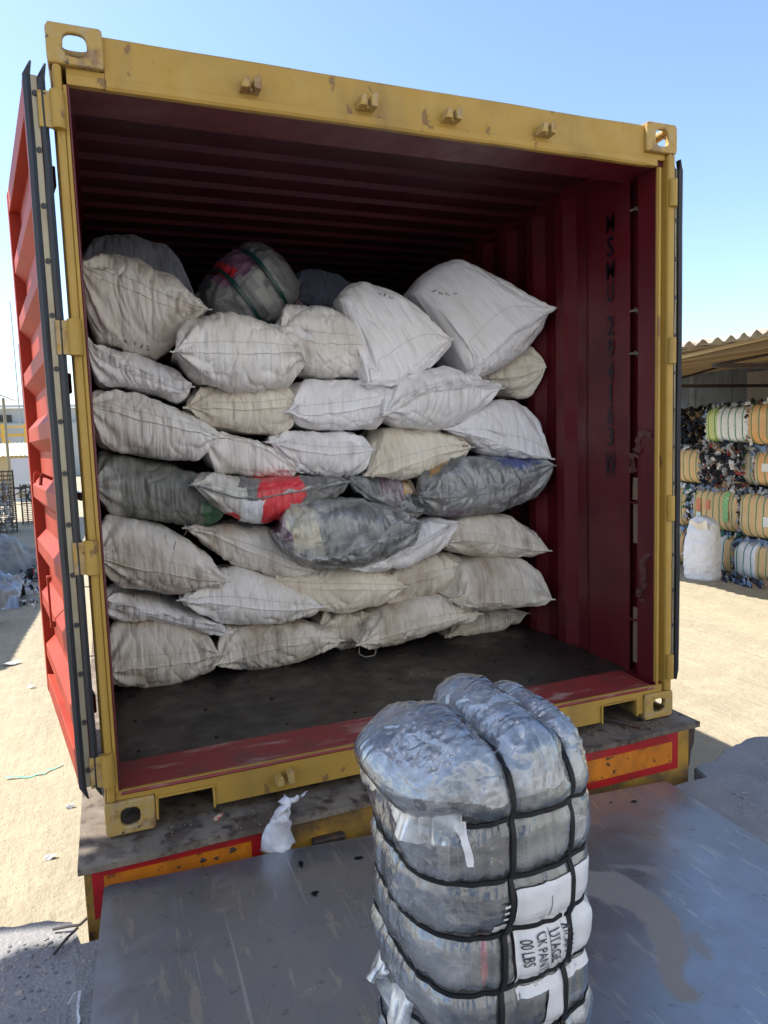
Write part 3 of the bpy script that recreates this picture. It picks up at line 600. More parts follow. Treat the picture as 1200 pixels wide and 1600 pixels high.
# sack outlines, metres: nose plane y, length, nose depth, sewn edge, seam, top, bottom (x, z)
SACKS={
'A1':(1.45,0.5,0.18,0,[(0.007,2.153),(0.246,2.179),(0.574,2.075)],
 [(0.012,2.285),(0.07,2.378),(0.164,2.416),(0.32,2.431),(0.468,2.386),(0.548,2.285),(0.589,2.137)],
 [(-0.003,2.063),(0.18,1.973),(0.584,2.052)],0,0.,0.),
'A2':(1.,0.6,0.18,1,[(0.03,2.118),(0.1,2.073),(0.231,2.029),(0.365,1.967),(0.505,1.929),(0.582,1.946)],
 [(0.031,2.176),(0.134,2.193),(0.286,2.186),(0.425,2.118),(0.522,2.034),(0.597,1.964)],
 [(0.032,2.035),(0.044,1.865),(0.093,1.794),(0.188,1.758),(0.342,1.724),(0.412,1.77),(0.514,1.892),(0.597,1.964)],0,0.,0.),
'A3':(1.5,0.3,0.083,0,[(0.554,2.039),(0.668,2.03),(0.734,2.006)],
 [(0.564,2.111),(0.613,2.147),(0.679,2.123),(0.742,2.023)],
 [(0.556,1.983),(0.669,1.952),(0.741,2.006)],0,0.,0.),
'A5':(1.75,0.5,0.136,0,[(1.159,2.184),(1.357,2.2),(1.601,2.165)],
 [(1.182,2.275),(1.257,2.355),(1.387,2.377),(1.509,2.353),(1.632,2.258)],
 [(1.174,2.124),(1.373,2.054),(1.626,2.101)],0,0.,0.),
'A6':(1.45,0.3,0.072,0,[(0.986,1.997),(1.105,2.032),(1.187,2.03)],
 [(0.996,2.022),(1.054,2.1),(1.128,2.124),(1.2,2.064)],
 [(0.995,1.987),(1.102,1.955),(1.197,2.011)],0,0.,0.),
'A7':(0.86,0.6,0.154,1,[(0.398,1.73),(0.506,1.726),(0.678,1.726),(0.857,1.731),(0.974,1.739),(1.009,1.667)],
 [(0.406,1.75),(0.436,1.828),(0.482,1.878),(0.614,1.923),(0.763,1.919),(0.915,1.873),(0.993,1.799),(1.033,1.677)],
 [(0.405,1.73),(0.441,1.664),(0.523,1.6),(0.654,1.564),(0.775,1.554),(0.932,1.584),(0.998,1.621),(1.032,1.667)],0,0.,0.),
'A8':(1.,0.55,0.155,1,[(0.913,1.842),(1.021,1.813),(1.119,1.8),(1.254,1.799),(1.374,1.788),(1.43,1.786)],
 [(0.918,1.933),(0.97,1.988),(1.053,2.007),(1.221,1.991),(1.358,1.937),(1.433,1.86),(1.464,1.798)],
 [(0.941,1.729),(1.07,1.654),(1.206,1.638),(1.346,1.641),(1.427,1.695),(1.464,1.798)],0,0.,0.),
'A9':(0.95,0.6,0.18,1,[(1.902,0.816),(1.974,0.789),(2.075,0.752),(2.211,0.775),(2.346,0.793),(2.468,0.796)],
 [(1.937,0.807),(2.,0.976),(1.968,1.188),(2.037,1.254),(2.133,1.27),(2.228,1.255),(2.345,1.156),(2.448,1.037),(2.509,0.927),(2.527,0.832),(2.52,0.787)],
 [(1.934,0.801),(2.054,0.743),(2.18,0.705),(2.307,0.702),(2.426,0.719),(2.518,0.784)],0.471,0.,0.),
'A10':(1.1,0.6,0.18,1,[(2.513,0.176),(2.597,0.197),(2.728,0.211),(2.863,0.233),(2.986,0.213),(3.096,0.203)],
 [(2.561,0.152),(2.623,0.358),(2.634,0.548),(2.639,0.694),(2.742,0.726),(2.842,0.722),(2.924,0.696),(2.98,0.582),(3.045,0.453),(3.106,0.318),(3.166,0.182)],
 [(2.557,0.146),(2.636,0.103),(2.746,0.084),(2.869,0.084),(3.016,0.116),(3.16,0.174)],0.628,-0.42,1.667),
'B1':(1.02,0.6,0.123,1,[(0.036,1.796),(0.076,1.724),(0.154,1.679),(0.248,1.645),(0.344,1.604),(0.428,1.574),(0.487,1.589)],
 [(0.035,1.811),(0.079,1.778),(0.243,1.746),(0.355,1.705),(0.439,1.652),(0.496,1.597)],
 [(0.037,1.72),(0.04,1.604),(0.204,1.583),(0.345,1.556),(0.431,1.519),(0.471,1.543),(0.495,1.591)],0,0.,0.),
'B2':(1.,0.6,0.11,1,[(0.453,1.492),(0.598,1.484),(0.781,1.475),(0.941,1.492),(1.015,1.469)],
 [(0.46,1.505),(0.522,1.592),(0.705,1.585),(0.929,1.606),(0.999,1.562),(1.031,1.472)],
 [(0.459,1.486),(0.542,1.418),(0.632,1.385),(0.787,1.359),(0.884,1.347),(0.967,1.37),(1.031,1.465)],0,0.,0.),
'B3':(0.96,0.6,0.118,1,[(0.92,1.462),(1.026,1.441),(1.226,1.457),(1.4,1.487),(1.516,1.525)],
 [(0.937,1.471),(0.984,1.581),(1.052,1.629),(1.221,1.635),(1.395,1.636),(1.483,1.596),(1.543,1.529)],
 [(0.936,1.459),(0.992,1.4),(1.074,1.366),(1.244,1.356),(1.421,1.364),(1.496,1.446),(1.543,1.522)],0,0.,0.),
'B4':(0.9,0.6,0.145,1,[(1.41,1.432),(1.554,1.501),(1.664,1.546),(1.812,1.561),(1.965,1.574),(2.094,1.564)],
 [(1.438,1.527),(1.52,1.631),(1.649,1.675),(1.819,1.699),(1.972,1.653),(2.142,1.58)],
 [(1.47,1.411),(1.548,1.377),(1.658,1.357),(1.809,1.353),(1.947,1.402),(2.068,1.487),(2.142,1.563)],0,0.,0.),
'B5':(1.15,0.55,0.134,1,[(2.073,1.641),(2.209,1.632),(2.292,1.643),(2.381,1.681)],
 [(2.115,1.722),(2.17,1.772),(2.257,1.801),(2.356,1.817),(2.41,1.777),(2.431,1.697)],
 [(2.113,1.612),(2.252,1.548),(2.337,1.517),(2.388,1.575),(2.431,1.679)],0,-0.814,2.072),
'C1':(0.97,0.65,0.145,1,[(0.027,1.505),(0.113,1.481),(0.219,1.445),(0.356,1.407),(0.498,1.374),(0.603,1.341)],
 [(0.03,1.575),(0.12,1.581),(0.23,1.566),(0.369,1.52),(0.512,1.442),(0.616,1.348)],
 [(0.031,1.429),(0.037,1.318),(0.183,1.283),(0.381,1.239),(0.5,1.235),(0.563,1.278),(0.615,1.335)],0,0.,0.),
'C2':(1.02,0.6,0.11,1,[(0.533,1.344),(0.624,1.347),(0.746,1.319),(0.854,1.268),(0.996,1.156)],
 [(0.479,1.328),(0.543,1.388),(0.65,1.366),(0.791,1.343),(0.918,1.275),(1.012,1.16)],
 [(0.51,1.234),(0.592,1.174),(0.748,1.138),(0.877,1.128),(0.961,1.133),(1.012,1.147)],0,0.,0.),
'C3':(1.,0.6,0.109,1,[(0.833,1.316),(0.931,1.287),(1.062,1.254),(1.197,1.242),(1.379,1.259)],
 [(0.847,1.322),(0.917,1.362),(1.017,1.375),(1.221,1.364),(1.344,1.347),(1.412,1.264)],
 [(0.846,1.306),(0.911,1.234),(1.007,1.155),(1.141,1.122),(1.281,1.118),(1.361,1.148),(1.401,1.245)],0,0.,0.),
'C4':(1.,0.6,0.123,1,[(1.338,1.128),(1.475,1.138),(1.624,1.179),(1.777,1.224),(1.962,1.252)],
 [(1.364,1.148),(1.397,1.265),(1.474,1.371),(1.661,1.38),(1.814,1.349),(1.912,1.311),(1.999,1.255)],
 [(1.363,1.114),(1.501,1.09),(1.652,1.089),(1.808,1.127),(1.908,1.183),(1.998,1.244)],0,0.,0.),
'C5':(1.,0.6,0.154,1,[(1.808,1.354),(1.917,1.33),(2.016,1.299),(2.149,1.238),(2.249,1.203),(2.357,1.175)],
 [(1.85,1.366),(1.93,1.416),(2.034,1.479),(2.154,1.514),(2.24,1.505),(2.308,1.436),(2.369,1.302),(2.416,1.186)],
 [(1.85,1.348),(1.961,1.281),(2.062,1.206),(2.2,1.173),(2.339,1.16),(2.416,1.161)],0,-0.329,1.814),
'D1':(1.03,0.65,0.174,0,[(0.027,1.138),(0.414,1.071),(0.606,0.997)],
 [(0.026,1.253),(0.046,1.312),(0.185,1.274),(0.387,1.229),(0.536,1.169),(0.595,1.102),(0.621,1.004)],
 [(0.026,1.012),(0.165,0.966),(0.339,0.928),(0.459,0.897),(0.584,0.904),(0.619,0.972)],0,0.,0.),
'D2':(0.9,0.6,0.11,1,[(0.444,1.133),(0.532,1.101),(0.649,1.061),(0.739,1.047),(0.896,1.065),(1.058,1.081),(1.212,1.105)],
 [(0.451,1.136),(0.509,1.169),(0.56,1.176),(0.757,1.148),(0.883,1.142),(0.98,1.153),(1.112,1.14),(1.233,1.108)],
 [(0.451,1.124),(0.509,1.069),(0.58,0.994),(0.683,0.935),(0.776,0.915),(0.905,0.941),(1.072,0.994),(1.175,1.026),(1.232,1.082)],0,0.,0.),
'D3':(1.05,0.5,0.124,1,[(1.27,1.096),(1.381,1.012),(1.489,0.954),(1.6,0.912),(1.684,0.906)],
 [(1.295,1.133),(1.376,1.17),(1.523,1.139),(1.636,1.099),(1.718,1.005)],
 [(1.291,1.047),(1.405,0.961),(1.515,0.901),(1.629,0.876),(1.715,0.877)],0,0.,0.),
'D4':(0.95,0.6,0.14,1,[(1.615,1.001),(1.768,0.986),(1.907,0.994),(2.084,1.02),(2.228,1.069),(2.355,1.141)],
 [(1.651,1.032),(1.677,1.117),(1.812,1.188),(2.025,1.201),(2.243,1.182),(2.354,1.174),(2.409,1.144)],
 [(1.648,0.945),(1.733,0.878),(1.875,0.87),(2.091,0.88),(2.239,0.923),(2.351,1.),(2.409,1.115)],0,-0.206,1.633),
'D5':(0.84,0.55,0.154,1,[(0.817,0.884),(0.868,0.793),(0.961,0.747),(1.092,0.755),(1.227,0.794),(1.365,0.821),(1.506,0.83),(1.579,0.88)],
 [(0.831,0.896),(0.866,0.972),(0.932,1.011),(1.096,1.024),(1.299,1.005),(1.439,0.959),(1.545,0.909),(1.618,0.88)],
 [(0.858,0.799),(0.903,0.741),(0.982,0.695),(1.114,0.665),(1.286,0.655),(1.429,0.692),(1.54,0.75),(1.618,0.859)],0,0.,0.),
'D6':(0.95,0.55,0.108,1,[(1.225,0.654),(1.402,0.664),(1.55,0.698),(1.702,0.775),(1.85,0.847)],
 [(1.245,0.653),(1.429,0.756),(1.58,0.826),(1.733,0.864),(1.881,0.846)],
 [(1.245,0.636),(1.424,0.608),(1.573,0.611),(1.727,0.667),(1.828,0.75),(1.881,0.832)],0,0.,0.),
'E1':(0.92,0.65,0.163,1,[(0.023,0.834),(0.093,0.799),(0.2,0.759),(0.339,0.721),(0.452,0.685),(0.588,0.659)],
 [(0.033,0.986),(0.107,0.99),(0.218,0.97),(0.33,0.928),(0.443,0.855),(0.528,0.763),(0.602,0.651)],
 [(0.025,0.741),(0.043,0.694),(0.168,0.645),(0.339,0.601),(0.458,0.603),(0.535,0.617),(0.601,0.632)],0,0.,0.),
'E2':(1.,0.6,0.132,1,[(0.416,0.923),(0.534,0.883),(0.653,0.816),(0.776,0.754),(0.903,0.691),(1.038,0.651)],
 [(0.424,0.921),(0.546,0.918),(0.671,0.915),(0.831,0.89),(0.91,0.808),(0.99,0.725),(1.058,0.644)],
 [(0.423,0.908),(0.494,0.827),(0.598,0.738),(0.722,0.671),(0.851,0.625),(0.951,0.608),(1.058,0.631)],0,0.,0.),
'E3':(1.,0.6,0.114,1,[(1.783,0.734),(1.901,0.75),(2.036,0.726),(2.171,0.688),(2.335,0.667)],
 [(1.814,0.734),(1.851,0.841),(1.903,0.871),(2.041,0.876),(2.179,0.863),(2.264,0.798),(2.378,0.662)],
 [(1.813,0.698),(1.898,0.648),(2.036,0.627),(2.174,0.62),(2.279,0.626),(2.378,0.644)],0,-0.334,1.807),
'E4':(1.02,0.6,0.114,1,[(0.822,0.617),(0.936,0.585),(1.07,0.551),(1.28,0.528),(1.425,0.512),(1.548,0.513)],
 [(0.836,0.625),(0.955,0.653),(1.093,0.653),(1.306,0.632),(1.452,0.597),(1.574,0.506)],
 [(0.849,0.546),(0.947,0.468),(1.082,0.411),(1.224,0.383),(1.408,0.403),(1.504,0.446),(1.574,0.492)],0,0.,0.),
'E5':(1.06,0.6,0.116,1,[(1.402,0.49),(1.554,0.519),(1.709,0.535),(1.868,0.556),(1.974,0.571)],
 [(1.43,0.564),(1.546,0.624),(1.663,0.656),(1.822,0.657),(1.923,0.618),(2.009,0.565)],
 [(1.423,0.393),(1.576,0.382),(1.735,0.404),(1.857,0.427),(1.949,0.481),(2.008,0.55)],0,0.,0.),
'E6':(0.93,0.6,0.138,1,[(1.783,0.433),(1.866,0.399),(1.972,0.402),(2.116,0.395),(2.243,0.393),(2.346,0.393)],
 [(1.821,0.436),(1.883,0.594),(1.984,0.638),(2.13,0.636),(2.259,0.606),(2.351,0.527),(2.398,0.383)],
 [(1.82,0.4),(1.905,0.339),(2.051,0.328),(2.198,0.324),(2.33,0.344),(2.398,0.361)],0,-0.22,1.813),
'F1':(1.,0.55,0.13,1,[(0.026,0.602),(0.134,0.553),(0.274,0.505),(0.418,0.45),(0.593,0.392)],
 [(0.031,0.672),(0.14,0.611),(0.283,0.576),(0.4,0.518),(0.503,0.448),(0.604,0.386)],
 [(0.02,0.518),(0.075,0.489),(0.218,0.468),(0.394,0.423),(0.515,0.381),(0.603,0.363)],0,0.,0.),
'F2':(0.96,0.6,0.128,1,[(0.366,0.586),(0.48,0.564),(0.631,0.527),(0.786,0.49),(0.916,0.474),(1.056,0.474)],
 [(0.372,0.581),(0.463,0.631),(0.557,0.684),(0.683,0.688),(0.841,0.633),(0.954,0.561),(1.076,0.467)],
 [(0.371,0.562),(0.454,0.483),(0.559,0.424),(0.732,0.392),(0.896,0.385),(0.998,0.412),(1.075,0.447)],0,0.,0.),
'G1':(0.98,0.6,0.149,1,[(0.021,0.288),(0.116,0.285),(0.23,0.281),(0.376,0.274),(0.54,0.292)],
 [(0.033,0.457),(0.088,0.483),(0.218,0.48),(0.394,0.445),(0.498,0.379),(0.552,0.281)],
 [(0.018,0.201),(0.081,0.157),(0.167,0.136),(0.285,0.13),(0.407,0.149),(0.503,0.199),(0.55,0.248)],0,0.,0.),
'G2':(1.,0.6,0.105,1,[(0.522,0.237),(0.623,0.255),(0.751,0.269),(0.883,0.284),(1.018,0.288),(1.17,0.271)],
 [(0.534,0.31),(0.576,0.386),(0.672,0.397),(0.836,0.389),(1.004,0.368),(1.106,0.32),(1.189,0.261)],
 [(0.534,0.196),(0.628,0.161),(0.757,0.148),(0.892,0.158),(1.03,0.186),(1.12,0.222),(1.188,0.247)],0,0.,0.),
'G3':(1.12,0.4,0.09,1,[(1.089,0.304),(1.195,0.272),(1.305,0.276),(1.4,0.299)],
 [(1.026,0.336),(1.107,0.385),(1.252,0.378),(1.42,0.34)],
 [(1.154,0.23),(1.225,0.173),(1.3,0.174),(1.416,0.249)],0,0.,0.),
'G4':(0.98,0.6,0.107,1,[(1.254,0.241),(1.363,0.257),(1.512,0.279),(1.703,0.297),(1.821,0.311),(1.982,0.32)],
 [(1.275,0.236),(1.333,0.327),(1.428,0.403),(1.58,0.428),(1.774,0.435),(1.913,0.382),(2.014,0.311)],
 [(1.274,0.212),(1.383,0.183),(1.533,0.183),(1.728,0.214),(1.89,0.259),(2.014,0.292)],0,0.,0.),
'G5':(1.1,0.55,0.067,1,[(1.83,0.178),(2.004,0.189),(2.175,0.205),(2.369,0.247)],
 [(1.849,0.2),(1.942,0.264),(2.112,0.293),(2.286,0.28),(2.393,0.244)],
 [(1.848,0.151),(2.023,0.135),(2.196,0.143),(2.307,0.18),(2.393,0.22)],0,0.,0.),
}

# ------------------------------------------------------------------ sacks
def rs(P, x):
    P = sorted(P); xs = [p[0] for p in P]; zs = [p[1] for p in P]
    return np.interp(x, xs, zs)
def smooth(a, k):
    for _ in range(k):
        b = a.copy(); b[1:-1] = .25*a[:-2]+.5*a[1:-1]+.25*a[2:]; a = b
    return a
def sack(key, label, mats, name='sack', cat='sack', group='sacks loaded in the container', wr=1., patches=(), flap=None, seamc='thread', ears=True, seed=None, dy=0., N=170, fold=1., film=False):
    Y0, Lb, d, has, seam, top, bot, rot, slk, sxa = SACKS[key]; Y0 += dy
    seed = seed or (sum(ord(c) for c in key)*7+len(key))
    xL = min(seam[0][0], seam[-1][0]); xR = max(seam[0][0], seam[-1][0])
    if not has: xL = min(xL, min(p[0] for p in top)); xR = max(xR, max(p[0] for p in top))
    s = np.linspace(0, 1, N); s = .5-.5*np.cos(s*math.pi)*(.6)-.5*(1-2*s)*.4; s[0] = 0; s[-1] = 1
    x = xL+(xR-xL)*s; w = xR-xL
    zs = smooth(rs(seam, x), 10); zt = smooth(rs(top, x), 5); zb = smooth(rs(bot, x), 5)
    # ends meet at the corners, rounded where the outline is blunt
    e = np.minimum(1, np.minimum(s, 1-s)/.10); er = (1-(1-e)**2)**.5
    if rot: e = np.where(s < .5, np.minimum(1, s/.24), np.minimum(1, (1-s)/.30)); er = np.where(s < .5, (1-(1-e)**2)**.62, (1-(1-e)**2)**1.05)
    ht = np.maximum(zt-zs, .004)*er; hb = np.maximum(zs-zb, .004)*er
    ht = np.maximum(ht, .0035); hb = np.maximum(hb, .0035)
    nose = np.linspace(-90, 90, 71)
    cols = []; K = 12
    rows = []   # each row: y offset, height fraction
    for t in np.linspace(1, 0, K, endpoint=False): rows.append(('b', t))
    for a in nose: rows.append(('n', a))
    for t in np.linspace(0, 1, K+1)[1:]: rows.append(('t', t))
    P = []; UV = []
    hmax = float((ht+hb).max())
    dd = d*(.25+.75*np.sqrt(np.clip((ht+hb)/max(hmax, .01), 0, 1)))
    for kind, a in rows:
        if kind == 'n':
            ph = math.radians(a); sn = math.sin(ph); cs = math.cos(ph)
            pr = abs(sn)**.92*(1 if sn >= 0 else -1)
            z = zs+np.where(pr >= 0, ht*pr, hb*pr); y = Y0+(d-dd)*0+dd*(1-cs**.9)+0*x; xx = x
            v = (hmax*.5+d*.3)*ph/1.57
            att = np.full_like(x, cs**.6); m = abs(a)/90
        else:
            t = a; tp = math.sqrt(max(0, 1-t**3.5)); sg = 1 if kind == 't' else -1
            cx = (xL+xR)/2; shr = 1-.10*t
            zc = zs*(1-t*.0); z = zs+(ht*tp if sg > 0 else -hb*tp); y = Y0+dd+(Lb-d)*t+0*x; xx = cx+(x-cx)*shr
            v = sg*((hmax*.5+d*.3)+(Lb-d)*t); att = np.full_like(x, .35*(1-t)); m = 1
        P.append(np.stack([xx, y, z], 1)); UV.append(np.stack([x-xL+seed*.37, np.full_like(x, v+seed*.21)], 1))
    P = np.array(P); UV = np.array(UV)      # rows x N x 3
    if rot:
        px_, pz_ = P[..., 0].copy(), P[..., 2].copy(); P[..., 0] = px_*math.cos(rot)-pz_*math.sin(rot); P[..., 2] = px_*math.sin(rot)+pz_*math.cos(rot)
    P[..., 1] += slk*(P[..., 0]-sxa)
    # normals from the grid
    du = np.gradient(P, axis=1); dv = np.gradient(P, axis=0); Nn = np.cross(du, dv); Nn /= (np.linalg.norm(Nn, axis=2, keepdims=True)+1e-9)
    # orient outwards: front should face -y
    if Nn[len(rows)//2, N//2, 1] > 0: Nn = -Nn
    uu = UV[..., 0]; vv = UV[..., 1]-seed*.21
    near = np.exp(-(np.abs(vv)/(.5*hmax+.02))**2)
    edge = np.clip(np.minimum(s, 1-s)/.06, 0, 1)[None, :]
    g1 = vn(uu*40+1.5*vn(uu*5, vv*7, 0, seed+3), vv*3.5, 0, seed)
    g1 = 1-np.abs(g1)*2
    g2 = vn(uu*80+2*vn(uu*9, vv*9, 0, seed+5), vv*7, 0, seed+9)
    g3 = fbm(uu*5, vv*6, 0, seed+2, 2)
    dia = 1-2*np.abs(vn((uu*.8+vv*.7)*13, (uu*.7-vv)*3.5, 0, seed+31))
    cr = lambda q, p_: (1-np.abs(q))**p_
    c1 = cr(vn(uu*20+1.3*vn(uu*5, vv*8, 0, seed+13), vv*4.5, 0, seed+14), 5); c2 = cr(vn(uu*44+1.6*vn(uu*8, vv*9, 0, seed+15), vv*8, 0, seed+16), 4)
    c3 = cr(vn((uu+vv*.6)*11+vn(uu*6, vv*6, 0, seed+18), (vv-uu*.5)*5, 0, seed+17), 7); c4 = cr(vn((uu-vv*.8)*9+vn(uu*5, vv*7, 0, seed+19), (vv+uu*.4)*6, 0, seed+20), 8)
    amp = (.0035*g1*(.25+.75*near)+.0018*g2+.011*g3*fold-.0085*c1*(.35+.65*near)-.0042*c2*(.4+.6*near)-.007*c3*fold-.006*c4*fold)*wr
    P = P+Nn*(amp*edge)[..., None]
    # pulled folds radiating from the corners
    for c in (0, 1):
        dist = (s if c == 0 else 1-s)[None, :]*w; ang = np.arctan2(vv, dist+.02)
        P = P+Nn*((.012*wr*np.cos(ang*11+seed)*np.exp(-(dist/.13)**2)*np.clip(dist/.03, 0, 1)))[..., None]
    n0 = len(rows); V = P.reshape(-1, 3); F = gridfaces(n0, N); mi = None
    F.append(tuple(range(N))); F.append(tuple(range((n0-1)*N, n0*N))[::-1]) 
    F.append(tuple(i*N for i in range(n0))[::-1]); F.append(tuple(i*N+N-1 for i in range(n0)))
    ml = [mats] if not isinstance(mats, list) else mats
    mi = np.zeros(len(F), dtype=np.int32)
    if patches:
        ii, jj = np.meshgrid(np.arange(n0-1), np.arange(N-1), indexing='ij')
        sf = (s[:-1]+s[1:])/2; sv = sf[jj]+.035*fbm(uu[:-1, :-1]*9, vv[:-1, :-1]*9, 0, seed+41)
        va = vv[:-1, :-1]/(hmax*.5+d*.3)+.16*fbm(uu[:-1, :-1]*8, vv[:-1, :-1]*8, 0, seed+42)
        q = np.zeros_like(ii)
        for (s0, s1, v0, v1, k) in patches: q = np.where((sv > s0) & (sv < s1) & (va > v0) & (va < v1), k, q)
        mi[:q.size] = q.ravel()
    org = Vector((float(P[..., 0].mean()), Y0+Lb/2, float(P[..., 2].min())))
    uv = UV.reshape(-1, 2)
    # body rooted at the sack's base
    V2 = V-np.array(org)[None, :]
    has_parts = has or flap or film
    if has_parts:
        root = empty(name, org, 0, label, cat, group); body = raw('sack_body', V2, F, ml, root, True, mi, uv, world=False)
    else:
        root = raw(name, V2, F, ml, None, True, mi, uv); root.location = org; tag(root, label, cat, group); return root
    if film:
        xx_, yy_, zz_ = P[..., 0], P[..., 1], P[..., 2]; wq = 1.5*vn(xx_*7, yy_*7, zz_*7, seed+90); wr_ = 1.5*vn(xx_*6, yy_*8, zz_*7, seed+91)
        fl_ = .35*.0045*cr(vn(xx_*13+wq, yy_*13+wr_, zz_*13, seed+92), 7)+.4*.0040*cr(vn(xx_*34+wr_*1.5, yy_*15, zz_*14+wq, seed+93), 6)+.5*.0022*cr(vn(xx_*60+wq*3, yy_*50, zz_*34+wr_*2, seed+94), 4)
        raw('film_skin', (P+Nn*(.003+fl_)[..., None]).reshape(-1, 3)-np.array(org)[None, :], F[:-4], M['film'], root, True, None, uv, world=False)
    mid = K+35
    if has:
        # the sewn edge: a thin doubled hem standing out from the seam line, with a row of stitches
        q = P[mid].copy(); n = N
        hw = .011*(1+.35*vn(x*16, 0, 0, seed+6))*(1 if ears else .6)
        droop = .004*vn(x*22, 3, 0, seed+7)
        a = q.copy(); a[:, 1] += .006
        b = q.copy(); b[:, 1] -= hw*.75; b[:, 2] += droop-.003
        c = b.copy(); c[:, 2] -= .0035; c[:, 1] += .001
        d_ = a.copy(); d_[:, 2] -= .007
        if ears:      # corners stick out as small ears
            for arr in (a, b, c, d_):
                arr[0, 0] -= .016; arr[-1, 0] += .016; arr[1, 0] -= .007; arr[-2, 0] += .007
                arr[0, 1] -= .006; arr[-1, 1] -= .006
        HV = np.concatenate([a, b, c, d_])-np.array(org)[None, :]
        HF = [(i, i+1, n+i+1, n+i) for i in range(n-1)]+[(n+i, n+i+1, 2*n+i+1, 2*n+i) for i in range(n-1)]+[(2*n+i, 2*n+i+1, 3*n+i+1, 3*n+i) for i in range(n-1)]
        huv = np.concatenate([np.stack([x-xL+seed*.37, np.full_like(x, k*.01+seed*.21)], 1) for k in range(4)])
        hem = raw('hem', HV, HF, ml[0], root, True, None, huv, world=False)
        # stitches
        mb = MB(); row = P[mid+5]; rowb = P[mid+4]
        i = 3
        L = np.concatenate([[0], np.cumsum(np.linalg.norm(np.diff(row, axis=0), axis=1))])
        for t in np.arange(.02, L[-1]-.02, .011):
            p = np.array([np.interp(t, L, row[:, k]) for k in range(3)]); p2 = np.array([np.interp(t+.0065, L, row[:, k]) for k in range(3)])
            o_ = np.array([0, -.0018, .0012]); mb.cyl(tuple(p+o_-np.array(org)), tuple(p2+o_-np.array(org)), .0013, n=4)
        mb.build('stitching', M[seamc], root, world=False, fixn=False)
    if flap:
        # loose film or cloth hanging from the seam: (s0, s1, width, material, drop direction)
        for fi, (s0, s1, wd, fm, dz) in enumerate(flap):
            ix = np.where((s >= s0) & (s <= s1))[0]; q = P[mid][ix]; n = len(ix); V3 = []; mm = 8
            tt = np.linspace(0, 1, n); prof = (np.sin(tt*math.pi))**.35
            for j in range(mm):
                u = j/(mm-1); arr = q.copy()
                wloc = wd*prof*(1+.35*vn(q[:, 0]*14, 0, 0, seed+50+fi))
                arr[:, 1] -= (.010+.45*wloc*u+.010*u*vn(q[:, 0]*26, u*2, 0, seed+60)); arr[:, 2] += dz*wloc*u+.012*u*vn(q[:, 0]*20, u*3, 1, seed+61)
                V3.append(arr)
            V3 = np.concatenate(V3)-np.array(org)[None, :]
            raw('loose_flap', V3, gridfaces(mm, n), fm, root, True, None, np.stack([V3[:, 0], V3[:, 2]], 1), world=False)
    return root

S_ = {}
W1, W2, W3, W4, W5 = M['sack_white'], M['sack_mid'], M['sack_cream'], M['sack_dirty'], M['sack_floor']
wm = [M['w_dark'], M['w_grey'], M['w_milky'], M['w_red'], M['w_blue'], M['w_white'], M['w_orange'], M['w_green'], M['w_purple'], M['w_cream']]
S_['A1'] = sack('A1', 'dark grey woven sack at the top left, lying behind the bulging dirty white sack', M['sack_grey'])
S_['A2'] = sack('A2', 'bulging dirty off-white sack with a sloping seam, top of the pile against the left post', W4, wr=1.2, seamc='thread_dark')
S_['A3'] = sack('A3', 'small dark plastic bundle wedged behind the tip of the bulging left sack', [M['w_dark']], name='plastic_bundle', cat='bundle')
S_['A5'] = sack('A5', 'dim blue-grey sack at the back, right of the green strapped bale', M['sack_blue'])
S_['A6'] = sack('A6', 'small brown bundle half hidden at the foot of the green strapped bale', [M['w_purple']], name='cloth_bundle', cat='bundle')
S_['A7'] = sack('A7', 'plump white sack with a straight level seam, below the green strapped bale', W2, wr=1.1)
S_['A8'] = sack('A8', 'white sack with a brown smudge and crumpled flap, right of the plump white one', W2, flap=[(.03, .32, .07, W1, .6)])
S_['A9'] = sack('A9', 'upright white sack tipping forward with its hem hanging to the lower left', W1, wr=1., flap=[(0, .35, .05, W1, -.5)], fold=1.4)
S_['A10'] = sack('A10', 'large clean white pillow-shaped sack at the top right with a pointed right corner', W1, wr=.8, flap=[(.0, .22, .06, W1, -.8), (.3, 1, .035, W1, -.1)], fold=1.4)
S_['B1'] = sack('B1', 'flattened lilac-white sack with a loose folded hem, under the bulging top left sack', W1, flap=[(.0, 1, .045, W1, .7)])
S_['B2'] = sack('B2', 'cream sack directly under the plump sack with the level seam', W3)
S_['B3'] = sack('B3', 'smooth white sack beneath the hanging hem of the forward-tipping sack', W1)
S_['B4'] = sack('B4', 'white sack with a raised crumpled hem, under the large clean pillow-shaped sack', W1, flap=[(.15, 1, .05, W1, .55)])
S_['B5'] = sack('B5', 'yellowish rounded sack sticking out at the right below the large pillow-shaped sack', W3, ears=False)
S_['C1'] = sack('C1', 'long white sack against the left post, just above the dark grey plastic bag', W2)
S_['C2'] = sack('C2', 'white sack tapering down to the right, resting on the clear bag with red clothes', W2)
S_['C3'] = sack('C3', 'short creased white sack in the middle, above the gap between the two clear bags', W1, wr=1.2)
S_['C4'] = sack('C4', 'off-white sack with a small torn hole near its pointed right corner', W3)
S_['C5'] = sack('C5', 'white triangular-looking sack leaning at the right edge above the clear bag with blue clothes', W1)
S_['D1'] = sack('D1', 'smoky grey plastic bag of clothes against the left post, green patch at its right', [M['w_smoky']]+wm[1:], name='plastic_bag', group='clear bags of clothes in the container', patches=[(.0, .2, -1, .4, 1), (.82, 1, -3, -.1, 7), (.85, 1, .35, 3, 3)], cat='bag of clothes')
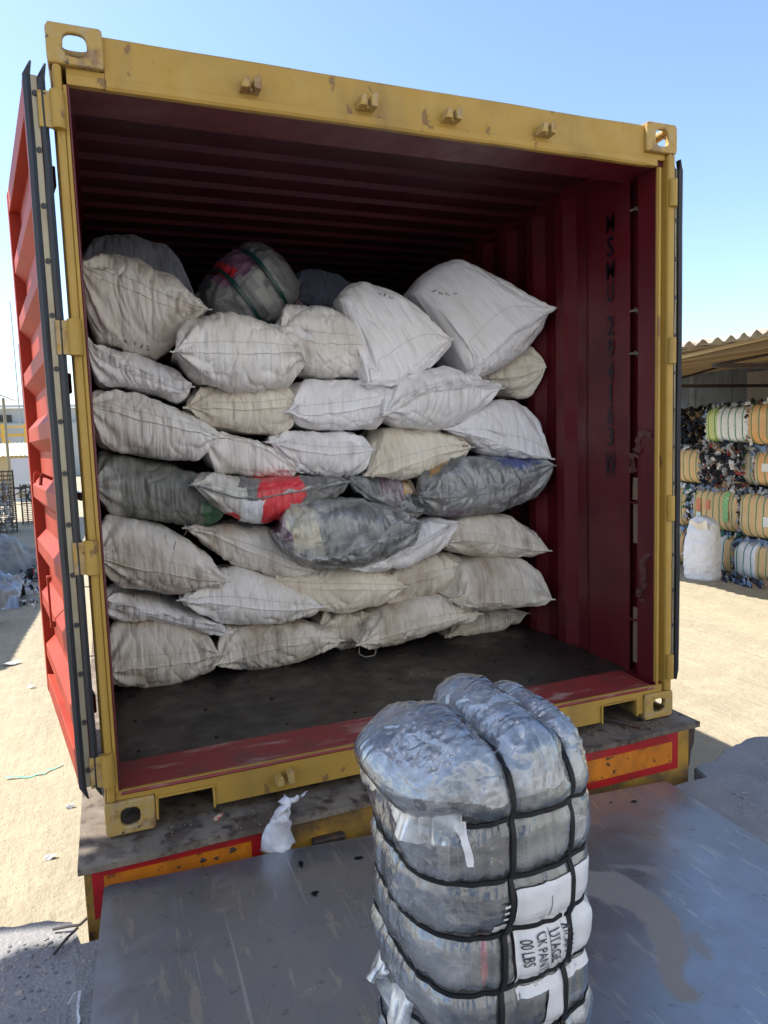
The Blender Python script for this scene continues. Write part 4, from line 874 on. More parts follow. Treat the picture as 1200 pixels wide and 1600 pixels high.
S_['D2'] = sack('D2', 'clear plastic bag showing bright red and white clothes', wm, name='plastic_bag', cat='bag of clothes', group='clear bags of clothes in the container', patches=[(0, .34, -3, 3, 2), (.28, .46, .15, 3, 0), (.42, .68, -3, 3, 3), (.3, .46, -3, -.2, 5), (.2, .3, -3, -.55, 3), (.60, .74, -3, -.25, 1)], flap=[(.0, 1, .012, M['flap'], .8)])
S_['D3'] = sack('D3', 'clear plastic bag with a thick milky rim, left of the bag with blue clothes', wm, name='plastic_bag', cat='bag of clothes', group='clear bags of clothes in the container', patches=[(0, 1, -3, -.1, 1), (.45, .75, .1, 3, 8), (.68, .9, -3, -.3, 6), (.75, .95, .25, 1, 6)], flap=[(0, 1, .055, M['flap'], .9)], film=True)
S_['D4'] = sack('D4', 'big clear plastic bag showing dark, blue and orange clothes at the right edge', wm, name='plastic_bag', cat='bag of clothes', group='clear bags of clothes in the container', patches=[(.12, .26, .7, 3, 6), (.45, .60, .3, 3, 1), (.60, .92, .35, 3, 4), (0, 1, -3, -.05, 1), (.58, .80, -1.2, -.2, 0), (.24, .36, -3, -.6, 8), (.35, .6, 1.05, 3, 8)], flap=[(0, .97, .05, M['flap'], .75)], film=True)
S_['D5'] = sack('D5', 'clear plastic bag with a wide milky flap of film, lowest of the clear bags', wm, name='plastic_bag', cat='bag of clothes', group='clear bags of clothes in the container', patches=[(0, .22, -3, 3, 8), (.1, .3, .1, 1.2, 9), (.22, 1, .65, 3, 1), (.3, .7, -3, -.4, 0), (.0, .3, -3, 0, 2)], flap=[(.02, .95, .085, M['flap'], .8), (.1, .9, .05, M['flap'], -.3)], film=True)
S_['D6'] = sack('D6', 'white sack with a folded tip poking out right of the lowest clear bag', W1, flap=[(.3, 1, .03, W1, .7)])
S_['E1'] = sack('E1', 'fat grubby white sack on the left, just under the smoky grey plastic bag', W4)
S_['E2'] = sack('E2', 'grubby beige sack slanting down to the right, under the bag with red clothes', W4, seamc='thread_dark')
S_['E3'] = sack('E3', 'beige sack at the right edge directly under the big clear bag with blue clothes', W5, wr=.8)
S_['E4'] = sack('E4', 'yellowed sack with a thick level hem in the middle, below the lowest clear bag', W3)
S_['E5'] = sack('E5', 'stained beige sack behind, right of the yellowed sack with the level hem', W5)
S_['E6'] = sack('E6', 'brown-stained rounded sack low at the right edge with a crumpled left corner', W5, flap=[(0, .2, .05, W3, .8)])
S_['F1'] = sack('F1', 'flat white sack with a long smooth hem, under the fat grubby sack on the left', W1, flap=[(.0, 1, .04, W1, .9)])
S_['F2'] = sack('F2', 'off-white sack with pointed ends, resting on the two floor sacks at the left', W2)
S_['G1'] = sack('G1', 'heavily streaked grey-white sack on the floor against the left post', W5, wr=1.1)
S_['G2'] = sack('G2', 'soiled sack on the floor, second from the left post', W5)
S_['G3'] = sack('G3', 'small crumpled sack squeezed between two floor sacks in the middle', W5, wr=1.8, ears=False)
S_['G4'] = sack('G4', 'soiled long sack on the floor right of the middle, sloping up to the right', W5)
S_['G5'] = sack('G5', 'thin flattened sack on the floor at the far right of the pile', W5, flap=[(0, .2, .04, W3, .3)])

# torn hole and loose threads, laid on the sacks' own surface
def hit(root, x, z):
    body = [c for c in root.children if c.name.startswith('sack_body')][0]; o = root.location
    ok, p, n_, i = body.ray_cast(Vector((x-o.x, -1-o.y, z-o.z)), Vector((0, 1, 0)))
    return (p+o) if ok else Vector((x, 1.0, z))
def on_sack(root, name, pts, mt, r=None, off=.003):
    P_ = [hit(root, x, z)+Vector((0, -off, 0)) for x, z in pts]
    if r: return MB().tube(P_, r, 5).build(name, mt, root)
    mb = MB(); mb.add(P_, [tuple(range(len(P_)))]); return mb.build(name, mt, root, fixn=False)
bpy.context.view_layer.update()
on_sack(S_['C4'], 'torn_hole', [(1.905, 1.262), (1.935, 1.236), (1.945, 1.240), (1.93, 1.262), (1.915, 1.295)], M['w_purple'])
on_sack(S_['E1'], 'loose_thread', [(.420, .98), (.412, .95), (.428, .93), (.418, .90), (.405, .885)], M['thread_dark'], .0022)
on_sack(S_['E1'], 'loose_thread', [(.36, .90), (.365, .86), (.352, .83)], M['thread_dark'], .0016)
on_sack(S_['G2'], 'loose_thread', [(.70, .30), (.705, .26), (.70, .22)], M['thread'], .0016)
on_sack(S_['C5'], 'loose_thread', [(2.02, 1.34), (2.10, 1.31), (2.12, 1.30)], M['thread'], .0014)
MB().tube([(2.44, 1.0, 1.955), (2.455, .995, 1.95), (2.47, .99, 1.947)], .002, 5).build('loose_thread', M['thread'], S_['A10'])
MB().tube([(1.28, 1.04, .215), (1.27, 1.02, .175), (1.30, 1.0, .160), (1.35, 1.0, .163), (1.37, 1.02, .185)], .0022, 5).build('loose_thread', M['thread'], S_['G4'])
def scribble(root, x, z, w, n, seed):
    r = random.Random(seed)
    for k in range(n):
        x0 = x+w*k/n; on_sack(root, 'pen_mark', [(x0+w/n*.8*r.random(), z-.01*k+.022*(r.random()-.5)) for q in range(5)], M['thread_dark'], .0016, .0015)
scribble(S_['A2'], .20, 1.80, .12, 4, 3); scribble(S_['A10'], 1.80, 2.10, .12, 4, 5); scribble(S_['A9'], 1.45, 2.06, .08, 3, 7)

# ------------------------------------------------------------------ strapped bales
def bale_surface(cx, cy, zb_, zt_, rx, ry, straps, vx, n=3.2, nth=340, seed=3, bulge=.055, top_r=.13, lean=0.):
    th = np.linspace(-math.pi, math.pi, nth, endpoint=False)
    prof = []
    nb = 10
    for k in range(nb): a = k/nb*math.pi/2; prof.append((1-(1-math.sin(a))*1.0, zb_+.06*(1-math.cos(a))) if k else (.02, zb_))
    zs = np.linspace(zb_+.06, zt_-top_r, 260)
    for z in zs: prof.append((1., z))
    for k in range(1, 90): a = k/90*math.pi/2; prof.append((math.cos(a)**.72, zt_-top_r+top_r*math.sin(a)**.9))
    prof.append((.004, zt_))
    P = []
    for f_, z in prof:
        c, s_ = np.cos(th), np.sin(th)
        rr = (np.abs(c/rx)**n+np.abs(s_/ry)**n)**(-1/n)
        lob = 0
        for zz in straps: lob = lob-bulge*np.exp(-((z-zz)/.020)**2)
        rr = rr*(f_+(lob if f_ > .9 else 0))
        x = rr*c; y = rr*s_
        zz_ = z+0*x
        P.append(np.stack([cx+x+lean*(z-zb_), cy+y, zz_], 1))
    return np.array(P), np.array(prof), th
def normals(P):
    Pw = np.concatenate([P[:, -1:], P, P[:, :1]], 1)
    du = (Pw[:, 2:]-Pw[:, :-2]); dv = np.gradient(P, axis=0); N_ = np.cross(du, dv); N_ /= np.linalg.norm(N_, axis=2, keepdims=True)+1e-9
    return N_

def main_bale():
    cx, cy, zb_, zt_ = .779, -1.152, -.135, .738
    straps = [.585, .475, .365, .252, .140, .028]
    VX = (.752, .892)
    P, prof, th = bale_surface(cx, cy, zb_, zt_, .201, .212, straps, VX, bulge=.060)
    N_ = normals(P)
    # top: three cushions between the two long straps; the top rises to the left
    rel = (P[..., 0]-cx)/.201
    topm = np.clip((P[..., 2]-(zt_-.17))/.12, 0, 1)
    for xs in VX:
        g = np.exp(-(np.abs(P[..., 0]-xs)/.020)**1.4); P = P-N_*(.030*g*topm)[..., None]
        g2 = np.exp(-((P[..., 0]-xs)/.014)**2)*(1-topm)*(P[..., 1] < cy); P = P-N_*(.006*g2)[..., None]
    cush = 0
    for xa, xb, hh in ((.585, VX[0], .030), (VX[0], VX[1], .034), (VX[1], .99, .026)):
        t_ = np.clip((P[..., 0]-xa)/(xb-xa), 0, 1); P[..., 2] += topm*hh*np.sin(math.pi*t_)**.8
    P[..., 2] -= topm*.022
    P[..., 2] += topm*.02*fbm(P[..., 0]*6, P[..., 1]*6, 0, 5, 2)
    # left lobe of the top pokes out to the left
    lobe = np.exp(-(((P[..., 2]-.66)/.055)**2))*np.clip(-rel, 0, 1)**3
    P[..., 0] -= .05*lobe
    # general lumpiness and crinkles
    X_, Y_, Z_ = P[..., 0], P[..., 1], P[..., 2]
    N_ = normals(P)
    ringd = np.min(np.stack([np.abs(Z_-z) for z in straps]), 0)
    arc = np.broadcast_to(th[None, :], X_.shape)*.26
    gather = np.exp(-(ringd/.035)**2)*(1-topm)
    a = .010*fbm(X_*7, Y_*7, Z_*9, 11, 2)+.0035*gather*(1-2*np.abs(vn(arc*60, Z_*9, 0, 3)))+.0028*(1-2*np.abs(vn(X_*26+vn(X_*9, Y_*9, 0, 4), Y_*26, Z_*12, 21)))
    P = P+N_*a[..., None]
    N_ = normals(P)
    root = empty('clothing_bale', (cx, cy, zb_), 0, 'plastic-wrapped bale of pants bound with black straps, standing on the steel plate', 'clothing bale')
    nr, nt_ = P.shape[:2]
    F = gridfaces(nr, nt_, True)+[tuple(range(nt_))[::-1], tuple(range((nr-1)*nt_, nr*nt_))]
    ui = arc; UVs = np.stack([ui, Z_], -1).reshape(-1, 2)
    def bm_(nm, base, var, k=.6):
        return mat(nm, base, .6, layers=[(var, 14, .40, .72, (.5, .5, 3.0), .5), (tuple(c*.5 for c in base), 30, .5, .72, (.4, .4, 2.6), .4)], bumps=((60, .7, .006), (200, .5, .002)), coat=k*.35, coat_rough=.25)
    mats = [bm_('dark_denim', (.018, .021, .032), (.06, .065, .09)), bm_('grey_trousers', (.045, .047, .05), (.12, .12, .12)), bm_('olive_cloth', (.20, .21, .19), (.33, .34, .31)),
            bm_('milky_folded_polythene', (.22, .235, .25), (.34, .36, .38), .9), bm_('white_striped_wrapper', (.62, .64, .68), (.42, .45, .46), .9), bm_('red_cloth', (.5, .02, .03), (.6, .1, .1)), bm_('sky_tinted_silver_polythene', (.42, .49, .57), (.55, .63, .72), 1.)]
    Pc = P[:-1]; xf = Pc[..., 0]; yf = Pc[..., 1]; zf = Pc[..., 2]; wob = .5*fbm(arc[:-1]*11, zf*11, 0, 31)
    q = np.zeros(xf.shape, dtype=np.int32)
    front = (yf < cy-.12)
    aa = arc[:-1]/.26                       # angle; front is -pi/2, left is +-pi
    q[:] = 0
    left = (np.abs(aa) > 2.30+wob*.35)
    q[left] = 3
    q[(aa > -1.75+wob*.1) & (aa < -.3)] = 1
    q[(aa > -1.62+.05*wob) & (aa < -.3) & (zf > .475)] = 2
    q[(aa > -1.25) & (aa < .2)] = 2
    # white stripes curving on the right side
    st = np.sin((aa*3.2+zf*34+wob*.8)*1.0) > .25
    q[(aa > -1.15+.1*wob) & (aa < 1.4) & st & (zf < .57)] = 4
    topz = (zf > zt_-.115+.025*wob)
    q[topz] = 6  # silver top wrap with its blue sky sheen painted into the colour
    q[(topz) & (zf < zt_-.085+.02*wob) & (aa < -.5) & (aa > -2.2)] = 4
    q[(np.abs(aa+2.02) < .030+.02*wob) & (zf > .26) & (zf < .35)] = 5
    mi = np.concatenate([q.ravel(), [0, 6]])
    body = raw('bale_contents', P.reshape(-1, 3), F, mats, root, True, mi, UVs)
    # outer film
    cr = lambda q_, p_: (1-np.abs(q_))**p_
    wx, wy, wz = 1.6*vn(X_*7, Y_*7, Z_*7, 75), 1.6*vn(X_*6, Y_*6, Z_*8, 76), 1.6*vn(X_*8, Y_*6, Z_*6, 77)
    film = .0036*cr(vn(X_*15+wx, Y_*15+wy, Z_*15+wz, 71), 7)+.0034*cr(vn(X_*38+wy*1.5, Y_*15+wz, Z_*15+wx, 72), 6)+.0026*cr(vn(X_*20+wz, Y_*52+wx*2, Z_*36+wy, 73), 5)+.0017*cr(vn(X_*80+wx*3, Y_*50+wy*2, Z_*64+wz, 74), 4)
    film = film*(.30+.70*topm)+.0016*(1-topm)*(.3+gather)*cr(vn(arc*75+wx, Z_*14, 0, 81), 3)
    film *= .55+.9*np.clip(vn(X_*5, Y_*5, Z_*5, 79)+.5, 0, 1)
    Q = P+N_*(.004+film)[..., None]
    raw('film_wrap', Q.reshape(-1, 3), F, film_mat('bale_film', .12, rough=.06, base=.05, bscale=55, bstr=.8, bdist=.002, net=True, gloss=1.4, stretch=(1.4, .5, .7)), root, True, None, UVs)
    # surface lookup for straps and label
    def surf(x, z, off):      # front (-y) side point at world x and height z
        i = int(np.argmin(np.abs(prof[:, 1]-z)+(prof[:, 0] < .95)*10)); r_ = P[i]; fr = r_[:, 1] < cy
        xs = r_[fr][:, 0]; o = np.argsort(xs); y = np.interp(x, xs[o], r_[fr][:, 1][o]); nx = np.interp(x, xs[o], N_[i][fr][:, 0][o]); ny = np.interp(x, xs[o], N_[i][fr][:, 1][o])
        n_ = Vector((nx, ny, 0)).normalized(); return Vector((x, y, z))+n_*off
    # horizontal straps
    for zz in straps:
        i = int(np.argmin(np.abs(prof[:, 1]-zz)+(prof[:, 0] < .95)*10)); c = P[max(0, i-1):i+2].mean(0); c = np.array([smooth(np.concatenate([c[-3:, k], c[:, k], c[:3, k]]), 4)[3:-3] for k in range(3)]).T
        ctr = c.mean(0); nn = c-ctr; nn[:, 2] = 0; nn /= np.linalg.norm(nn, axis=1, keepdims=True); tw = .003*np.sin(th*2+zz*40)
        rows_ = []
        for (o_, h_) in ((.0090, -.0046), (.0122, -.0044), (.0122, .0044), (.0090, .0046)): 
            a_ = c+nn*o_; a_[:, 2] = zz+h_+tw; rows_.append(a_)
        raw('strap', np.concatenate(rows_), gridfaces(4, nt_, True), M['black_strap'], root, False)
    # two straps lengthwise over the top
    for xs_, lean_ in zip(VX, (-.10, -.08)):
        fr = []; bk = []
        for i in range(2, nr-1):
            r_ = P[i]; z = r_[:, 2].mean(); xw = xs_+lean_*(.60-z) if z < .60 else xs_
            xw = xs_+(lean_*(.62-min(z, .62)))
            for lst, m_ in ((fr, r_[:, 1] < r_[:, 1].mean()), (bk, r_[:, 1] >= r_[:, 1].mean())):
                a_ = r_[m_]; o = np.argsort(a_[:, 0])
                if a_[:, 0].min() < xw < a_[:, 0].max(): lst.append((xw, float(np.interp(xw, a_[o, 0], a_[o, 1])), float(np.interp(xw, a_[o, 0], a_[o, 2]))))
        path = np.array(fr+bk[::-1])
        # crossing over the horizontal straps: convex smoothing
        for k in (1, 2): path[:, k] = smooth(path[:, k], 14)
        tn = np.gradient(path, axis=0); tn /= np.linalg.norm(tn, axis=1, keepdims=True)+1e-9
        side = np.cross(tn, np.array([1., 0, 0])); side /= np.linalg.norm(side, axis=1, keepdims=True)+1e-9
        mid_ = np.array([xs_, cy, .3]); sg = np.sign(((path-mid_)*side).sum(1)); side *= sg[:, None]
        rows_ = []
        for (w_, o_) in ((-.0052, .0085), (-.0049, .0132), (.0049, .0132), (.0052, .0085)): rows_.append(path+side*(o_+.005*np.clip((path[:, 2:3]-.60)/.05, 0, 1))+np.array([w_, 0, 0]))
        raw('strap', np.concatenate(rows_), gridfaces(4, len(path), True), M['black_strap'], root, False)
        for xx in ():
            pass
    # printed label on the front, between straps
    def patch(name, x0, x1, z0, z1, mt, off, nx=30, nz=30, par=root, skew=0.):
        V = [surf(x0+(x1-x0)*i/(nx-1)+skew*(z0+(z1-z0)*j/(nz-1)-z0), z0+(z1-z0)*j/(nz-1), off) for j in range(nz) for i in range(nx)]
        return raw(name, V, gridfaces(nz, nx), mt, par)
    lab = patch('paper_label', .742, .935, .258, .452, M['white_paper'], .0095, 60, 60)
    mbt = MB()
    def line(s, x, ztop, size, sx=.62):
        V, F = text_mesh(s, size, sx); 
        mbt.add([surf(x+b, ztop-a, .0125) for a, b in V], F)
    line('00 LBS', .772, .343, .029, .62); line('CK PANTS', .801, .350, .029, .62); line('UTAGE', .831, .349, .031, .66); line('RICAN', .862, .350, .029, .66)
    line('T', .806, .382, .026)
    for (x0, z0, z1) in ((.822, .262, .352), (.822, .378, .425), (.868, .378, .44)):
        V = [surf(x0+dx, z0+(z1-z0)*k/8, .0108) for k in range(9) for dx in (0, .001)]; mbt.add(V, gridfaces(9, 2))
    mbt.build('label_text', M['print'], lab, fixn=False)
    # white printed bits elsewhere on the wrapper
    patch('printed_stripe', .80, .845, .145, .235, M['white_paper'], .0092, 10, 20, skew=.2)
    patch('printed_stripe', .745, .93, .226, .244, M['white_paper'], .0092, 30, 6)
    patch('printed_stripe', .700, .735, .375, .392, M['white_paper'], .0092, 10, 6)
    for k in range(3): patch('printed_stripe', .715, .734, .402+k*.014, .407+k*.014, M['white_paper'], .0092, 8, 4, skew=.2)
    for k in range(3): patch('printed_stripe', .690+k*.022, .702+k*.022, .042, .12, M['white_paper'], .0092, 6, 14, skew=.35)
    # paper scrap under the top strap
    V = []; 
    for j in range(12):
        u = j/11; z = .60-.085*u; w_ = .011*(1-.6*u)*(1+.2*math.sin(u*9))
        for i_ in range(4): V.append(surf(.650+.01*u+w_*(i_/1.5-1), z, .0125+.006*math.sin(u*5)))
    raw('paper_scrap', V, gridfaces(12, 4), M['white_paper'], root)
    # loose skirts of film at the left side
    def skirt(z, a0, a1, wd, out, seed):
        i = int(np.argmin(np.abs(prof[:, 1]-z)+(prof[:, 0] < .95)*10)); ii = [k for k in range(nt_) if a0 <= (th[k] % (2*math.pi)) <= a1]; V = []; mm = 10
        for j in range(mm):
            u = j/(mm-1)
            for n_i, k in enumerate(ii):
                t = n_i/(len(ii)-1); e = math.sin(math.pi*t)**1.1
                p = P[i, k]+N_[i, k]*(.010+out*u*e+.012*u*float(vn(t*9, u*2, 0, seed))); p = p.copy(); p[2] += .01+wd*(1-u)*.25*e-wd*u*e+.012*e*float(vn(t*11, u*3, 2, seed)); V.append(p)
        raw('loose_film', V, gridfaces(mm, len(ii)), M['flap'], root)
    skirt(.600, 2.5, 4.15, .036, .022, 5); skirt(.165, 2.75, 3.6, .045, .030, 9)
    # ear of film at the left top corner
    return root
main_bale()

# smaller strapped bale on top of the pile
def small_bale():
    c = Vector((.87, 1.55, 2.14)); root = empty('strapped_bale', (.87, 1.55, 1.98), 0, 'dark plastic-wrapped bale with red top and two green straps, on top of the sacks', 'clothing bale')
    n, m = 90, 60; th = np.linspace(-math.pi, math.pi, n, endpoint=False); ph = np.linspace(-math.pi/2, math.pi/2, m)
    T, Pn = np.meshgrid(th, ph); e = .75
    def se(a, k): return np.sign(a)*np.abs(a)**k
    X = .275*se(np.cos(Pn), e)*se(np.cos(T), e); Yy = .22*se(np.cos(Pn), e)*se(np.sin(T), e); Z = .20*se(np.sin(Pn), e)
    g = np.exp(-((X+.08)/.02)**2)+np.exp(-((X-.10)/.02)**2); k = 1-.09*g+.10*fbm(X*6, Yy*6, Z*6, 4, 2)+.05*(1-np.abs(vn(X*16, Yy*16, Z*16, 6)))**5+.03*(1-np.abs(vn(X*30, Yy*14, Z*30, 7)))**5
    rot = Matrix.Rotation(R(-38), 3, 'Y') @ Matrix.Rotation(R(12), 3, 'X'); A = np.array(rot)
    V = np.stack([X*k, Yy*k, Z*k], -1).reshape(-1, 3) @ A.T+np.array(c)
    F = gridfaces(m, n, True); ii = np.repeat(np.arange(m-1), n); jj = np.tile(np.arange(n), m-1)
    xq = (X*k).reshape(-1)[ii*n+jj]; zq = Z.reshape(-1)[ii*n+jj]; yq = Yy.reshape(-1)[ii*n+jj]
    wq = .03*vn(xq*20, yq*20, zq*20, 3); mi = np.where((zq > .11+wq) & (xq < .10) & (xq > -.15), 8, 0); mi = np.where((zq > .14+wq) & (xq > -.10) & (xq < -.03), 3, mi); mi = np.where(np.abs(xq-.02+wq*2) < .05, np.where(mi == 0, 1, mi), mi)
    raw('bale_body', V, F, wm, root, True, mi, np.stack([T.ravel()*.25, Pn.ravel()*.2], 1))
    for xs in (-.08, .10):
        rows_ = []
        for w_, o_ in ((-.010, 1.02), (-.010, 1.05), (.010, 1.05), (.010, 1.02)):
            a = np.linspace(0, 2*math.pi, 80, endpoint=False); s_ = (1-abs(xs/.275)**2.6)**.42
            q = np.stack([np.full_like(a, xs+w_), .22*s_*se(np.cos(a), e)*o_*.97, .20*s_*se(np.sin(a), e)*o_*.97], 1) @ A.T+np.array(c); rows_.append(q)
        raw('strap', np.concatenate(rows_), gridfaces(4, 80, True), M['dgreen_strap'], root, False)
small_bale()

# ------------------------------------------------------------------ steel plate on the dock
def plate_z(x, y):        # tilted a little: the left side sits higher
    return -.067+(-.209+.067)*(x-.0)/2.27+.012*(y+.15)*(-.0)
pl_root = empty('steel_plate', (1.1, -1.2, -.22), 0, 'large scuffed blue-grey steel plate bridging the dock edge and the trailer', 'steel plate')
def plate_outline():
    L = [(-.012, -.180), (.0, -.162), (.02, -.158)]
    for k in range(1, 40): L.append((.02+2.20*k/40, -.158+.0015*float(vn(k*.7, 0, 0, 3))))
    L += [(2.225, -.160), (2.243, -.168), (2.252, -.19)]
    for k in range(1, 40): L.append((2.252+.022*k/40*0-.085*(k/40)**1+.001*float(vn(k*.7, 4, 0, 3)), -.19-2.35*k/40))
    L += [(2.16, -2.56), (-.14, -2.56)]
    for k in range(1, 40): L.append((-.14+.125*(k/40)+.0015*float(vn(k*.8, 8, 0, 3)), -2.56+2.37*k/40))
    return L
OL = plate_outline(); n = len(OL)
nx, ny = 220, 220
# top as a dense grid clipped by interpolation between left and right edges
V = []
for j in range(ny):
    y = -.158-(2.56-.158)*j/(ny-1); xl = -.012-.128*(j/(ny-1)); xr = 2.25-.09*(j/(ny-1))
    if j == 0: xl += .016; xr -= .014
    for i in range(nx):
        x = xl+(xr-xl)*i/(nx-1); V.append((x, y+.0012*float(vn(x*8, 0, 0, 2))*(j == 0), plate_z(x, y)+.004*float(fbm(x*1.6, y*1.6, 0, 12, 2))))
F = gridfaces(ny, nx); o0 = len(V); V += [(a, b, c-.010) for a, b, c in V]; F += [tuple(o0+i for i in f)[::-1] for f in gridfaces(ny, nx)]
rim = [i for i in range(nx)]+[j*nx+nx-1 for j in range(1, ny)]+[(ny-1)*nx+i for i in range(nx-2, -1, -1)]+[j*nx for j in range(ny-2, 0, -1)]
nr_ = len(rim); o1 = len(V); V += [V[r_] for r_ in rim]; V += [V[o0+r_] for r_ in rim]
F += [(o1+k, o1+(k+1) % nr_, o1+nr_+(k+1) % nr_, o1+nr_+k) for k in range(nr_)]
plate_o = raw('plate', V, F, M['plate'], pl_root, smooth=False); plate_o.data.polygons.foreach_set('use_smooth', [k < (nx-1)*(ny-1)*2 for k in range(len(F))])
A_ = np.array(V); ax, ay = A_[:, 0], A_[:, 1]
def stroke(P_, seed, rough=.028, soft=.012, o_=4):
    wx_, wy_ = ax+rough*fbm(ax*9, ay*9, 0, seed, o_), ay+rough*fbm(ax*9, ay*9, 3, seed+9, o_); best = np.full(len(ax), -1e9)
    for (x0, y0, r0), (x1, y1, r1) in zip(P_[:-1], P_[1:]):
        dx, dy = x1-x0, y1-y0; t = np.clip(((wx_-x0)*dx+(wy_-y0)*dy)/(dx*dx+dy*dy), 0, 1); best = np.maximum(best, (r0+(r1-r0)*t)-np.hypot(wx_-x0-t*dx, wy_-y0-t*dy))
    return np.clip(best/soft+.5, 0, 1)
mud = stroke([(1.22, -.46, .05), (1.36, -.56, .085), (1.50, -.68, .08), (1.56, -.80, .065), (1.52, -.94, .055), (1.44, -1.05, .045), (1.41, -1.11, .05)], 4)
mud = np.maximum(mud, .6*stroke([(1.62, -.62, .02), (1.72, -.70, .025)], 6)); mud = np.maximum(mud, .6*stroke([(1.60, -.98, .02), (1.58, -1.04, .015)], 8))
dust = np.zeros(len(ax)); r9 = random.Random(5)
for k in range(70):
    x = r9.uniform(.02, 2.2) if k % 3 else r9.uniform(.05, .7); y = r9.uniform(-1.5, -.2); l = r9.uniform(.04, .17); an = -2.1+r9.gauss(0, .25)
    dust = np.maximum(dust, r9.uniform(.25, .8)*stroke([(x, y, .001), (x+.5*l*math.cos(an), y+.5*l*math.sin(an), r9.uniform(.002, .009)), (x+l*math.cos(an), y+l*math.sin(an), .001)], 20+k, .012, .006, 2))
for nm, arr in (('mud', mud), ('dust', dust)):
    at = plate_o.data.attributes.new(nm, 'FLOAT', 'POINT'); at.data.foreach_set('value', arr.astype(np.float32))
def pz(x, y): return plate_z(x, y)+.004*float(fbm(x*1.6, y*1.6, 0, 12, 2))
def blob(name, outline, mt, parent, h=.0012, jit=.15, seed=1, n=60, sub=14):
    c = np.mean(outline, 0); O = np.array(outline); m = len(O); V = [(c[0], c[1], pz(*c)+h)]
    ring = []
    for k in range(n):
        t = k/n*m; a = int(t); fr = t-a; p = O[a]*(1-fr)+O[(a+1) % m]*fr; q = (p-c)*(1+jit*float(fbm(k*.35, 0, 0, seed)))+c; ring.append(q)
    ring = np.array(ring); 
    for s_ in np.linspace(1/sub, 1, sub):
        for q in ring: p = c+(q-c)*s_; V.append((p[0], p[1], pz(*p)+h))
    F = [(0, 1+k, 1+(k+1) % n) for k in range(n)]+gridfaces(sub, n, True, 1)
    raw(name, V, F, mt, parent)
for (x, y, a, b) in ((.60, -.255, .009, .020), (.600, -.425, .014, .012), (.795, -.285, .016, .009), (1.985, -.265, .016, .008), (1.89, -.240, .007, .004), (1.83, -.235, .004, .003), (1.70, -.22, .004, .003), (1.42, -.56, .0, .0)):
    if a: blob('plate_hole', [(x+a*math.cos(t), y+b*math.sin(t)) for t in np.linspace(0, 6.28, 9)[:-1]], M['hole'], pl_root, .0028, .25, int(x*100), 24, 2)

# ------------------------------------------------------------------ small litter near the trailer
def crumple(name, pts, wfun, mt, label, cat, seed=3, jit=.012, m=8, n=26, kind=None):
    P0 = [Vector(p) for p in pts]; fine = []
    for k in range(n):
        t = k/(n-1)*(len(P0)-1); a = min(int(t), len(P0)-2); fine.append(P0[a].lerp(P0[a+1], t-a))
    org = fine[-1].copy(); V = []
    for i, p in enumerate(fine):
        w = wfun(i/(n-1))
        for j in range(m):
            u = j/(m-1)-.5
            V.append((p.x+w*u+jit*float(vn(i*.45, j*.8, 0, seed))-org.x, p.y-.35*w*math.cos(u*3.1)+jit*2*float(vn(i*.4, j*.9, 3, seed))-org.y+.2*w, p.z+jit*float(vn(i*.45, j*.8, 7, seed))-org.z))
    o = raw(name, V, gridfaces(n, m), mt); o.location = org
    md = o.modifiers.new('Solid', 'SOLIDIFY'); md.thickness = .0012
    return tag(o, label, cat)
white_bag = mat('thin_white_plastic', (.80, .80, .84), .4, layers=[((.62, .62, .68), 20, .45, .65)], bumps=((40, .7, .01), (110, .6, .004)))
def bw(t): return .075-.05*t if t < .30 else (.024 if t < .36 else .035+.14*(t-.36))
crumple('plastic_bag', [(.628, -.155, .092), (.605, -.165, .085), (.572, -.172, .055), (.560, -.165, .02), (.552, -.150, -.04), (.555, -.148, -.10)], bw, white_bag, 'crumpled white plastic bag tied in a knot, hanging over the trailer bed edge', 'plastic bag', 5, .007)
crumple('sweet_wrapper', [(.35, -.045, .012), (.365, -.055, .012), (.372, -.05, .030)], lambda t: .022, mat('red_cream_wrapper', (.55, .40, .28), .4, layers=[((.5, .05, .05), 60, .5, .56)]), 'small red and cream wrapper by the left fork pocket', 'wrapper', 8, .006, 5, 8)
tw = MB().tube([(-.175, -.075, -.222), (-.13, -.09, -.215), (-.095, -.10, -.214), (-.07, -.085, -.205), (-.055, -.06, -.19), (-.05, -.055, -.165)], .0045, 6).tube([(-.165, -.20, -.222), (-.13, -.15, -.214), (-.10, -.115, -.212)], .0045, 6).build('twig', mat('dark_bark', (.06, .05, .045), .8)); tag(tw, 'dark forked twig lying on the dock beside the steel plate', 'twig')
ck = ribbon('strapping_clip', [(-.115, -.43, -.222), (-.10, -.415, -.205), (-.085, -.415, -.205), (-.09, -.47, -.221), (-.085, -.52, -.221)], (.008, .004, 0), white_bag, None, jit=.002); tag(ck, 'short bent piece of white strapping on the dock concrete', 'strapping')
gs = ribbon('plastic_ribbon', [(-.84, 3.74, -1.285), (-.70, 3.70, -1.283), (-.55, 3.70, -1.283), (-.42, 3.80, -1.28)], (0, .022, 0), mat('mint_green_plastic', (.18, .62, .36), .4), None, jit=.012); tag(gs, 'pale green plastic ribbon on the sunlit yard left of the container', 'ribbon')
sawdust = MB(); rng2 = random.Random(12)
